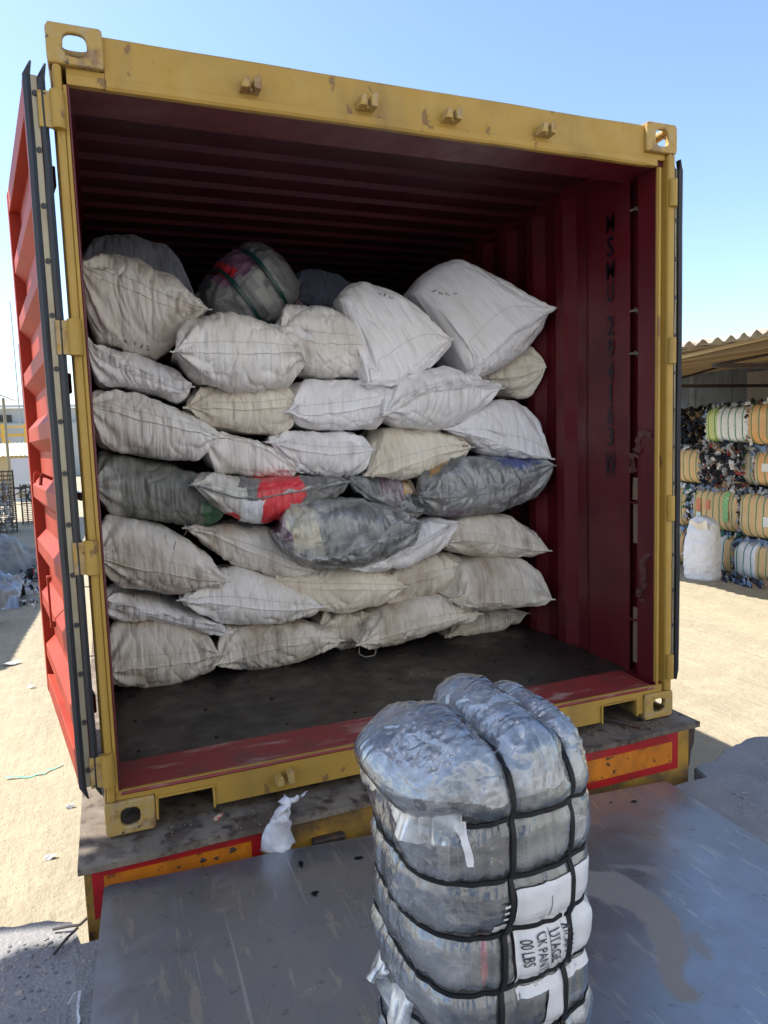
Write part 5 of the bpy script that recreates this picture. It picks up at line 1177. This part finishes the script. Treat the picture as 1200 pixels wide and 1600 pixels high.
for k in range(900):
    u = rng2.random()
    if k % 2: x = rng2.gauss(2.22, .12); y = rng2.gauss(-.035, .022)
    elif k % 4 == 0: x = rng2.uniform(.15, 1.4); y = rng2.uniform(-.125, .0)
    else: x = rng2.gauss(2.0, .12); y = rng2.gauss(-.02, .03)
    if not (-.05 < x < 2.46) or y < -.09 and x > 2: continue
    r_ = rng2.uniform(.0012, .0045); z = -.0055; a = rng2.random()*3
    sawdust.add([(x-r_*math.cos(a), y-r_*math.sin(a), z), (x+r_*math.sin(a), y-r_*math.cos(a), z), (x+r_*math.cos(a), y+r_*math.sin(a), z), (x, y, z+r_*1.1)], [(0, 1, 3), (1, 2, 3), (2, 0, 3)])
o = sawdust.build('grit', mat('brown_grit', (.24, .17, .12), .9)); tag(o, kind='stuff')
rd = MB().cyl((2.02, .20, .018), (2.20, -.055, .008), .010, n=10).build('iron_bar', M['dark_steel']); tag(rd, 'dark iron bar lying in the right fork pocket on the trailer bed', 'iron bar')
# pale scraps on the yard
for i, (x, y, s_, lab) in enumerate(((-1.18, 7.2, .11, 'white paper strip on the yard, farthest left scrap'), (-.33, 3.0, .032, 'small pale lump lying on the yard beside the trailer'), (-.42, 2.35, .035, 'thin crumpled pale scrap lying on the yard close to the dock edge'), (-.85, 6.1, .04, 'little white scrap between the paper strip and the open door'))):
    V = [(x+s_*(math.cos(a)*(1+.3*math.sin(a*3+i))), y+s_*.55*math.sin(a), -1.282+.012*math.sin(a*2+i)) for a in np.linspace(0, 6.283, 13)[:-1]]
    V.append((x, y, -1.265)); mb = MB(); mb.add([(a-x, b-y, c+1.285) for a, b, c in V], [(k, (k+1) % 12, 12) for k in range(12)]); o = mb.build('paper_scrap', white_bag); o.location = (x, y, -1.285); tag(o, lab, 'paper scrap')

# ------------------------------------------------------------------ right side: shed with stacked bales
sh = empty('open_shed', (10.5, 5, -1.3), 0, 'open shed with a corrugated roof and a dark panelled back wall, over the stacked bales', 'shed')
roofm = mat('weathered_fibre_roof', (.38, .345, .29), .85, layers=[((.25, .2, .15), 3, .45, .7)], bumps=((30, .3, .01),))
ys = np.arange(0, 11.6, .045); V = []
for y in ys:
    zz = .036*math.cos(y*2*math.pi/.20)+.02*math.sin(y*1.3)
    V += [(7.08+.03*math.sin(y*5), y, 2.405+zz), (10, y, 2.62+zz), (13.2, y, 2.85+zz)]
raw('roof', V, gridfaces(len(ys), 3), roofm, sh).modifiers.new('S', 'SOLIDIFY').thickness = .008
wood = mat('old_timber', (.30, .22, .13), .8, bumps=((20, .4, .01),)); ltwood = mat('pale_timber', (.62, .50, .31), .7)
for k, x in enumerate((7.6, 8.5, 9.4, 10.3, 11.2, 12.1, 13.0)):
    z = 2.40+.06*(x-7.5)*.95; MB().box(x, x+.07, .1, 11.4, z-.14, z-.02).build('purlin', wood, sh)
MB().prism([(3.0, 2.40), (3.0, 2.435), (7.6, 2.19), (7.6, 2.155)], 'x', 7.48, 7.53).build('fascia_pole', ltwood, sh)
for y in (1.2, 4.6, 7.9, 10.6):
    mb = MB().box(7.5, 13.1, y, y+.06, 2.10, 2.16).cyl((7.6, y+.03, 2.15), (9.6, y+.03, 2.45), .02).cyl((9.6, y+.03, 2.15), (11.6, y+.03, 2.6), .02); mb.build('truss', M['dark_steel'], sh)
for y in (1.2, 10.6): MB().box(7.7, 7.8, y, y+.1, -1.3, 2.1).build('post', M['dark_steel'], sh)
darkp = mat('dark_slate_panels', (.075, .085, .105), .6, layers=[((.16, .17, .19), 2.5, .55, .62, (1, 3.2, .12), .8), ((.04, .045, .06), 3, .5, .7)], bumps=((20, .2, .01),))
wl = MB()
yy = 0.
while yy < 12: wl.box(12.6, 12.66, yy, yy+.985, -1.3, 2.6); yy += 1.0
wl.build('back_wall', darkp, sh)
MB().box(12.52, 12.595, 3.5, 8.55, -1.3, 2.45).build('pale_wall', mat('dusty_plaster', (.34, .30, .28), .9, bumps=((20, .3, .02),)), sh)
mb = MB()
for (y, z, l) in ((7.2, 2.13, .25), (5.9, 2.26, .12)):
    for k in range(26): a = rng2.random()*6.28; q = rng2.random(); mb.cyl((7.5+.05*math.cos(a), y+l*.6*(q-.5), z+.02), (7.5+.06*math.sin(a), y+l*(q-.5)+.05*math.sin(a), z-.16*rng2.random()), .008, .004, n=4)
hr = mb.build('hanging_rags', ltwood, sh)
mb = MB().tube([(7.5, 6.5, 2.24), (7.5, 6.6, 2.08), (7.5, 6.45, 1.95), (7.5, 6.2, 1.87), (7.5, 6.05, 1.9)], .006, 5).tube([(7.5, 7.3, 2.15), (7.5, 7.1, 1.98)], .006, 5)
mb.build('dangling_cord', wood, sh)

card = mat('cardboard', (.74, .50, .25), .8, layers=[((.64, .42, .20), 2, .4, .7)], bumps=((9, .4, .02), (60, .2, .004)))
card2 = mat('orange_cardboard', (.74, .40, .16), .8, layers=[((.78, .52, .28), 3, .45, .7)], bumps=((9, .4, .02),))
beige = mat('beige_wrap', (.42, .34, .24), .8, bumps=((12, .4, .02),))
whitew = mat('white_printed_wrap', (.80, .82, .85), .6, layers=[((.25, .28, .33), 34, .60, .64, (1, 1, 1.6), .8), ((.55, .30, .18), 26, .66, .69, (1, 1, .4), .7)], bumps=((12, .4, .02),))
limew = mat('lime_printed_wrap', (.58, .66, .28), .6, layers=[((.2, .4, .2), 30, .62, .66), ((.6, .65, .2), 6, .45, .6)], bumps=((12, .4, .02),))
ragm = [mat('rag_%s' % n_, c, .85, bumps=((30, .5, .01),)) for n_, c in (('black', (.02, .02, .025)), ('navy', (.03, .045, .09)), ('blue', (.25, .38, .60)), ('white', (.78, .78, .78)), ('tan', (.34, .24, .16)), ('red', (.4, .05, .05)), ('green', (.06, .22, .16)), ('grey', (.36, .38, .42)), ('denim', (.22, .32, .48)))]
def rags(name, parent, box, n, cols, seed, size=.09):
    r = random.Random(seed); mb = MB(); x0, x1, y0, y1, z0, z1 = box
    for k in range(n):
        c = Vector((r.uniform(x0, x1), r.uniform(y0, y1), r.uniform(z0, z1))); s_ = size*r.uniform(.5, 1.4)
        d1 = Vector((r.gauss(0, .35), r.gauss(0, .6), r.gauss(0, 1))).normalized(); d2 = d1.cross(Vector((-1, r.gauss(0, .4), r.gauss(0, .4)))).normalized()
        mb.cur = r.choice(cols); V = []
        for a in range(4):
            for b in range(3): V.append(c+d1*(s_*1.5*(a/3-.5))+d2*(s_*(b/2-.5)*(1-.3*abs(a-1.5)))+Vector((-.35*s_*math.sin(a*1.7+k)*math.cos(b*2.1+k), 0, 0)))
        mb.add(V, gridfaces(4, 3))
    o = mb.build(name, ragm, parent, fixn=False); o['kind'] = 'stuff'; return o
PRINTS = [mat(n_, c_, .7, layers=[(w_, 38, .52, .60)]) for n_, c_, w_ in (('red_print', (.62, .16, .08), (.74, .5, .25)), ('green_print', (.16, .48, .18), (.70, .62, .3)), ('pale_print', (.55, .72, .70), (.7, .7, .6)), ('white_tag', (.8, .79, .75), (.7, .7, .7)), ('dark_print', (.12, .10, .06), (.3, .2, .1)))]
def field_bale(y0, y1, z0, z1, segs, label, straps=True, xf=10.3, depth=1.0, ragc=(0, 1, 2, 3, 7, 8), seed=1, scuff=(), group='baled clothes stacked in the shed'):
    root = empty('textile_bale', (xf+depth/2, (y0+y1)/2, z0), 0, label, 'textile bale', group)
    Ly = y1-y0; h = z1-z0; cx, cz = xf+depth/2, (z0+z1)/2; ny_ = 60; nt_ = 56
    V = []; yy = np.linspace(y0, y1, ny_); nst = max(2, round(Ly/.145)); sy = [y0+Ly*(k+.5)/nst for k in range(nst)]
    for y in yy:
        pin = sum(math.exp(-((y-s_)/.018)**2) for s_ in sy) if straps else 0
        e = min(1, (y-y0)/(.14*Ly), (y1-y)/(.14*Ly)); e = .92+.08*math.sqrt(max(0, 1-(1-e)**2))
        for k in range(nt_):
            a = 2*math.pi*k/nt_; c, s_ = math.cos(a), math.sin(a); p = 4.; rr = (abs(c/(depth/2))**p+abs(s_/(h/2*1.0))**p)**(-1/p)*e*(1-.012*pin)+.012*float(vn(y*7, a*3, 0, seed))
            V.append((cx+rr*c, y, cz+rr*s_))
    F = gridfaces(ny_, nt_, True)+[tuple(range(nt_)), tuple(range((ny_-1)*nt_, ny_*nt_))[::-1]]
    mi = []
    for i in range(ny_-1):
        t = (i+.5)/ny_; k = 0
        for q, (te, _) in enumerate(segs):
            if t <= te: k = q; break
        mi += [k]*nt_
    mi += [0, len(segs)-1]
    raw('bale_wrap', V, F, [m_ for _, m_ in segs], root, True, mi)
    if straps:
        for s_ in sy:
            W2_ = []
            for dx, o_ in ((-.006, .002), (-.006, .010), (.006, .010), (.006, .002)):
                for k in range(nt_):
                    a = 2*math.pi*k/nt_; c, q = math.cos(a), math.sin(a); p = 4.; e = min(1, (s_-y0)/(.14*Ly), (y1-s_)/(.14*Ly)); e = .92+.08*math.sqrt(max(0, 1-(1-e)**2))
                    rr = (abs(c/(depth/2))**p+abs(q/(h/2*1.0))**p)**(-1/p)*e*.985+o_+.010*float(vn(s_*7, a*3, 0, seed)); W2_.append((cx+rr*c, s_+dx, cz+rr*q))
            raw('strap', W2_, gridfaces(4, nt_, True), M['green_strap'], root, False)
    for (ta, tb, za, zb2, ci) in scuff:
        mb = MB(); V = []
        for k in range(7):
            for q in range(7):
                y = y0+Ly*(ta+(tb-ta)*k/6); z = z0+h*(za+(zb2-za)*q/6); s_ = (z-cz)/(h/2); p = 4.; xx = (depth/2)*max(.01, 1-abs(s_)**p)**(1/p); V.append((cx-xx-.014, y, z))
        mb.add(V, gridfaces(7, 7)); mb.build('print_patch', PRINTS[ci], root, fixn=False)
    if ragc:
        rags('rag_stuffing', root, (xf+.05, xf+.5, y0+.02, y1-.02, z1-.05, z1+.02), int(150*Ly), ragc, seed+1, .065)
        rags('rag_stuffing', root, (xf+.02, xf+.4, y0-.06, y0+.03, z0+.05, z1-.02), 90, ragc, seed+2, .065)
        rags('rag_stuffing', root, (xf+.02, xf+.4, y1-.03, y1+.06, z0+.05, z1-.02), 90, ragc, seed+3, .065)
    return root
def py(px): return 8.13-(px-1058)*.01444
fb = field_bale
fb(py(1066), py(1020), -1.3, -.56, [(1, card)], 'cardboard-wrapped bale in the bottom row, left of the white sack', seed=1, ragc=(2, 3, 4, 8))
fb(py(1151), py(1116), -1.3, -.60, [(.45, card), (1, whitew)], 'half white half cardboard bale in the bottom row, right of the white sack', seed=2, ragc=(2, 3, 6, 0))
fb(py(1240), py(1158), -1.3, -.62, [(.60, card), (1, whitew)], 'white and cardboard bale with denim rags on top, bottom row at the right edge', seed=3, ragc=(2, 8, 8, 7, 1), xf=10.15)
fb(py(1069), py(1020), -.54, .24, [(1, card)], 'cardboard bale in the third row down, mostly behind the container edge', seed=4, ragc=(3, 2, 6, 7))
fb(py(1160), py(1083), -.54, .24, [(.25, card), (.30, card), (1, card)], 'long cardboard bale with red and green print, above the white sack', seed=5, ragc=(3, 2, 7, 7), scuff=((.24, .36, .25, .93, 1), (.80, .90, .45, .75, 0), (.62, .70, .5, .72, 0), (.80, .90, .22, .42, 2)))
fb(py(1240), py(1162), -.58, .24, [(1, card)], 'cardboard bale with dark rags on top at the right edge, third row down', seed=6, ragc=(0, 1, 7), xf=10.2, scuff=((.45, .55, .3, .5, 3),))
fb(py(1094), py(1030), .30, .98, [(1, card)], 'plain cardboard bale in the second row, left of the dark ragged bale', seed=7, ragc=(0, 3, 7))
rg = empty('ragged_bale', (10.8, py(1122), .30), 0, 'loose bale of black, tan and red rags between two wrapped bales', 'textile bale', 'baled clothes stacked in the shed')
rags('loose_rags', rg, (10.28, 10.6, py(1158), py(1094), .30, 1.02), 800, (0, 0, 0, 0, 1, 0, 4, 4, 7, 5, 3, 7), 21, .10)
MB().box(10.45, 11.2, py(1158), py(1094), .30, 1.0).build('rag_core', ragm[0], rg, bevel=.08)
fb(py(1173), py(1153), .30, .98, [(1, beige)], 'narrow beige bale in the second row, right of the loose black and red rags', seed=8, ragc=(7, 8, 3), xf=10.36)
fb(py(1240), py(1175), .30, .96, [(1, card2)], 'reddish cardboard bale with a white tag, second row at the right edge', seed=9, ragc=(3, 2, 7, 0), scuff=((.62, .80, .42, .62, 3),))
dk = empty('ragged_bale', (11.6, py(1070), 1.0), 0, 'dark bale of black and brown rags in the deep shade behind the lime one', 'textile bale', 'baled clothes stacked in the shed')
rags('loose_rags', dk, (11.0, 11.4, 7.9, 9.4, 1.0, 1.72), 420, (0, 0, 0, 1, 4), 31, .12)
MB().box(11.2, 12.0, 7.9, 9.4, 1.0, 1.7).build('rag_core', ragm[0], dk, bevel=.08)
MB().box(10.95, 12.0, 7.0, 9.5, -1.3, .99).build('rag_stack', ragm[0], dk, bevel=.05)
fb(py(1174), py(1103), 1.04, 1.72, [(.58, whitew), (.72, whitew), (1, limew)], 'white and lime green printed bale in the top row', seed=10, ragc=(0, 7, 3, 2))
fb(py(1245), py(1172), 1.02, 1.75, [(1, card2)], 'orange cardboard bale in the top row at the right edge', seed=11, ragc=(3, 0, 6, 4), xf=10.2)
o = rags('fallen_rags', None, (9.75, 10.1, py(1215), py(1125), -1.29, -1.24), 60, (0, 1, 8, 4), 44, .10); tag(o, 'dark rags fallen on the ground along the bottom bales', 'rags')

# upright white sack in front of the bales
def upright_sack():
    n, m = 64, 70; V = []; UV = []
    for j in range(m):
        v = j/(m-1); z = 1.08*v; w = .31*(1-.25*v**3)*(1 if v < .93 else 1-.55*((v-.93)/.07))*min(1, .90+v*2); dp = .22*(1-.6*v**4)*(.9+.1*math.sin(v*3))
        for i in range(n):
            a = 2*math.pi*i/n; c, s_ = math.cos(a), math.sin(a); p = 2.6; rr = (abs(c)**p+abs(s_)**p)**(-1/p); q = .010*float(fbm(c*3, s_*3, z*14, 5))+.008*float(1-2*abs(vn(c*1.5, s_*1.5, z*20, 8)))
            V.append(((dp+q)*rr*c+.05*v*v, (w+q)*rr*s_+.02*math.sin(z*3), z+.02*s_*(v > .9)+.015*float(vn(a*2, 0, 0, 3))*v)); UV.append((a*.3, z))
    F = gridfaces(m, n, True)+[tuple(range(n))[::-1], tuple(range((m-1)*n, m*n))]
    r = empty('white_sack', (9.72, 6.93, -1.3), R(10), 'full white woven sack standing upright on the ground in front of the bales', 'sack')
    raw('sack_body', V, F, sack_mat('bright_white_sack', (.82, .83, .85), (.6, .56, .5), .4), r, True, None, UV, world=False)
    V = []
    for i in range(14):
        t = i/13
        for j in range(5): u = j/4; V.append((-.17-.03*math.sin(t*6)+.02*u, .16-.34*t, 1.02-.12*u*(.4+t)+.03*math.sin(t*9)))
    raw('folded_mouth', V, gridfaces(14, 5), M['sack_cream'], r, world=False)
upright_sack()

# ------------------------------------------------------------------ left side background
ls = empty('lean_to_roof', (-4, 15, -1.3), 0, 'rusty corrugated lean-to roof on grey posts at the far left', 'shelter')
V = []; ys = np.arange(9, 30.1, .11)
for i, y in enumerate(ys):
    zz = .015*(1 if i % 2 else -1); xe = -4.0+(y-9)/21*.85
    V += [(xe, y, 3.4+zz), (xe-1.6, y, 4.1+zz), (xe-5, y, 4.9+zz)]
raw('roof', V, gridfaces(len(ys), 3), roofm, ls).modifiers.new('S', 'SOLIDIFY').thickness = .01
for y in (10, 19, 28.5): MB().cyl((-4.2+(y-9)/21*.85, y, -1.3), (-4.2+(y-9)/21*.85, y, 3.42), .055).build('post', M['steel_strip'], ls)
tarpm = mat('grey_brown_tarpaulin', (.20, .185, .16), .55, layers=[((.33, .31, .27), 3, .45, .65), ((.10, .10, .10), 6, .55, .7)], bumps=((12, .5, .03),))
bluetarp = mat('grey_blue_plastic', (.30, .36, .43), .4, layers=[((.33, .29, .22), 2.5, .45, .6)], bumps=((10, .5, .03),))
def heap(name, c, sx, sy, h, mt, label, seed):
    n = 60; V = []; g = np.linspace(-1, 1, n); gx, gy = np.meshgrid(g, g); rr = np.sqrt(gx**2+gy**2)
    z = h*np.clip(1-rr**1.6*(1+.35*fbm(gx*2.2, gy*2.2, 0, seed)), 0, 1)**.7+.13*h*(1-2*np.abs(vn(gx*5+gy*2, gy*4, 0, seed+3)))*(rr < 1)*np.clip(2*(1-rr), 0, 1)
    V = np.stack([gx*sx, gy*sy, np.maximum(z, 0)+.002], -1).reshape(-1, 3); o = raw(name, V, gridfaces(n, n), mt); o.location = c; return tag(o, label, 'tarpaulin heap')
heap('tarp_heap', (-2.35, 14.6, -1.298), 1.05, 1.3, .85, tarpm, 'heap of grey-brown tarpaulin on the yard in front of the wire cages', 4)
heap('tarp_heap', (-2.1, 11.6, -1.298), .66, .9, .62, bluetarp, 'grey-blue plastic sheet bundled up in front of the brown tarpaulin heap', 9)
yb = MB().box(-2.0, -1.62, 9.3, 9.75, -1.3, -1.18).box(-1.98, -1.66, 9.33, 9.72, -1.179, -1.06).build('yellow_crate', mat('amber_plastic', (.62, .36, .05), .5), bevel=.02); tag(yb, 'low amber plastic crate at the very left edge of the yard', 'crate')
o = rags('scattered_scraps', None, (-1.75, -1.15, 10.5, 15, -1.285, -1.26), 90, (0, 3, 3, 7, 3), 77, .08); tag(o, 'scraps of paper and plastic strewn over the shaded yard by the tarpaulin', 'litter')
o = rags('rag_pile', None, (-1.75, -1.3, 13.2, 14.6, -1.28, -1.10), 60, (0, 0, 5, 7), 78, .12); tag(o, 'small pile of black and red rags right of the tarpaulin heap', 'rags')
def cage(c, w, d, h, label, step=.17):
    r = empty('wire_cage', c, R(4), label, 'wire cage', 'wire mesh cages in the yard'); mb = MB()
    for x in np.arange(-w/2, w/2+.01, step):
        for y in (-d/2, d/2): mb.box(x-.012, x+.012, y-.012, y+.012, 0, h)
    for y in np.arange(-d/2+step, d/2-.01, step*1.3):
        for x in (-w/2, w/2): mb.box(x-.012, x+.012, y-.012, y+.012, 0, h)
    mb.build('upright_wires', M['dark_steel'], r, world=False); mb = MB()
    for z in np.arange(.1, h+.01, step*.8):
        for y in (-d/2, d/2): mb.box(-w/2, w/2, y-.014, y+.014, z-.010, z+.010)
        for x in (-w/2, w/2): mb.box(x-.014, x+.014, -d/2, d/2, z-.010, z+.010)
    mb.build('cross_wires', M['dark_steel'], r, world=False); return r
cage((-3.35, 23.6, -1.3), 1.15, 1.0, 2.05, 'tall rusty wire cage behind the tarpaulin heap')
cage((-2.40, 26.5, -1.3), .95, .9, 1.45, 'lower wire cage right of the tall rusty one')
rags('cage_contents', None, (-3.8, -2.9, 23.3, 24.0, -1.2, .3), 160, (4, 7, 3, 3), 80, .16)
tag(bpy.data.objects['cage_contents'], 'pale odds and ends piled inside the tall wire cage', 'scrap')
# small tiled-roof booth, pale building, yellow gantry, masts, motorbike
bo = empty('roadside_booth', (-5.9, 48, -1.3), 0, 'tan booth with a pale tiled roof, far behind the wire cages', 'booth')
tanw = mat('tan_wall', (.55, .42, .24), .9); grw = mat('pale_render', (.50, .49, .45), .9, layers=[((.38, .37, .34), .5, .45, .7)]); whw = mat('white_render', (.6, .6, .62), .9)
MB().box(-7.6, -4.6, 47, 51, -1.3, 1.1).build('wall', tanw, bo); MB().box(-4.55, -3.4, 47.4, 50, -1.3, .8).build('white_annex', whw, bo)
V = []; xs = np.arange(-8, -4.1, .12)
for i, x in enumerate(xs): q = .06*(i % 2); V += [(x, 46.5, 1.1+q), (x, 49, 1.9+q), (x, 51.5, 1.1+q)]
raw('roof', V, gridfaces(len(xs), 3), mat('pale_tiles', (.55, .54, .40), .8), bo)
bd = empty('pale_building', (-10, 85, -1.3), 0, 'pale concrete building with a long dark opening under its top, far left', 'building')
MB().box(-24, -1, 80, 95, -1.3, 5.9).box(-9.5, -1, 79.0, 79.9, -1.3, 4.3).build('wall', grw, bd); MB().box(-10.9, -8.6, 79.85, 79.99, 4.5, 5.2).build('window', mat('dark_opening', (.05, .045, .04), .7), bd)
MB().box(-24, -.8, 79.6, 79.98, 5.95, 6.2).build('parapet', whw, bd)
ga = empty('yellow_gantry', (-6, 60, -1.3), 0, 'yellow steel gantry frame standing between the booth and the pale building', 'gantry')
ym = mat('yellow_steel', (.75, .45, .06), .5)
mb = MB()
for x in (-8.5, -7.2, -5.6): mb.box(x-.1, x+.1, 60, 60.3, -1.3, 3.6)
mb.build('post', ym, ga); MB().box(-10.5, -4, 60.35, 60.55, 2.6, 2.8).box(-10.5, -4, 60.35, 60.55, 3.3, 3.42).build('beam', ym, ga); MB().cyl((-7.2, 60.1, 2.6), (-5.7, 60.1, .8), .09).build('brace', ym, ga)
o_m = None
for i, (x, y, h, lab) in enumerate(((-7.35, 75, 17, 'thin grey lattice mast beside the lean-to roof, left one'), (-6.95, 75, 13, 'shorter thin grey mast just right of the tall one'))):
    o = MB().cyl((0, 0, 0), (0, 0, h), .07, .04, 6).build('radio_mast', mat('mast_grey', (.35, .38, .42), .6)); o.location = (x, y, -1.3); tag(o, lab, 'mast')
def motorbike():
    r = empty('motorbike', (-4.05, 38, -1.3), R(25), 'black motorbike parked by the far white wall, left of the open door', 'motorbike')
    bk = mat('black_paint', (.02, .02, .025), .35)
    for x in (-.62, .62):
        V = []; n, m = 24, 8
        for i in range(n):
            for j in range(m): a = i/n*6.283; b = j/m*6.283; rr = .29+.055*math.cos(b); V.append((x+rr*math.cos(a), .055*math.sin(b), .34+rr*math.sin(a)))
        F = [(i*m+j, i*m+(j+1) % m, ((i+1) % n)*m+(j+1) % m, ((i+1) % n)*m+j) for i in range(n) for j in range(m)]
        w = raw('wheel', V, F, tyre, r, world=False); mbw = MB(); mbw.cyl((x, -.05, .34), (x, .05, .34), .05)
        for k in range(6): a = k*1.047; mbw.cyl((x, 0, .34), (x+.25*math.cos(a), 0, .34+.25*math.sin(a)), .01, n=5)
        mbw.build('spokes', M['steel_strip'], w, world=False)
    MB().tube([(-.62, 0, .34), (-.15, 0, .55), (.1, 0, .75), (.42, 0, .85), (.62, 0, .34)], .035).build('frame', bk, r, world=False)
    MB().prism([(-.12, .72), (.30, .80), (.36, .92), (.1, 1.0), (-.1, .9)], 'y', -.14, .14).build('fuel_tank', bk, r, bevel=.05, world=False)
    MB().prism([(-.65, .80), (-.12, .76), (-.1, .86), (-.6, .92)], 'y', -.13, .13).build('seat', M['rubber'], r, bevel=.03, world=False)
    MB().box(-.15, .25, -.13, .13, .32, .62).build('engine', M['steel_strip'], r, bevel=.03, world=False)
    MB().cyl((.40, -.33, 1.05), (.40, .33, 1.05), .016).cyl((.42, 0, .85), (.40, 0, 1.05), .02).build('handlebar', M['steel_strip'], r, world=False)
    MB().cyl((.44, 0, .92), (.55, 0, .92), .09, .07).build('headlight', whw, r, world=False)
motorbike()
pw = MB().box(-4.6, -2.6, 40, 40.25, -1.3, 1.0).build('white_wall', whw); tag(pw, 'low white wall behind the parked motorbike', 'wall')

bw2 = MB().box(1.5, 60, 58, 58.3, -1.3, 1.6).box(1.5, 60, 57.95, 58.35, 1.601, 1.7).build('boundary_wall', grw); tag(bw2, 'long pale rendered wall closing the yard far behind the container', 'wall')
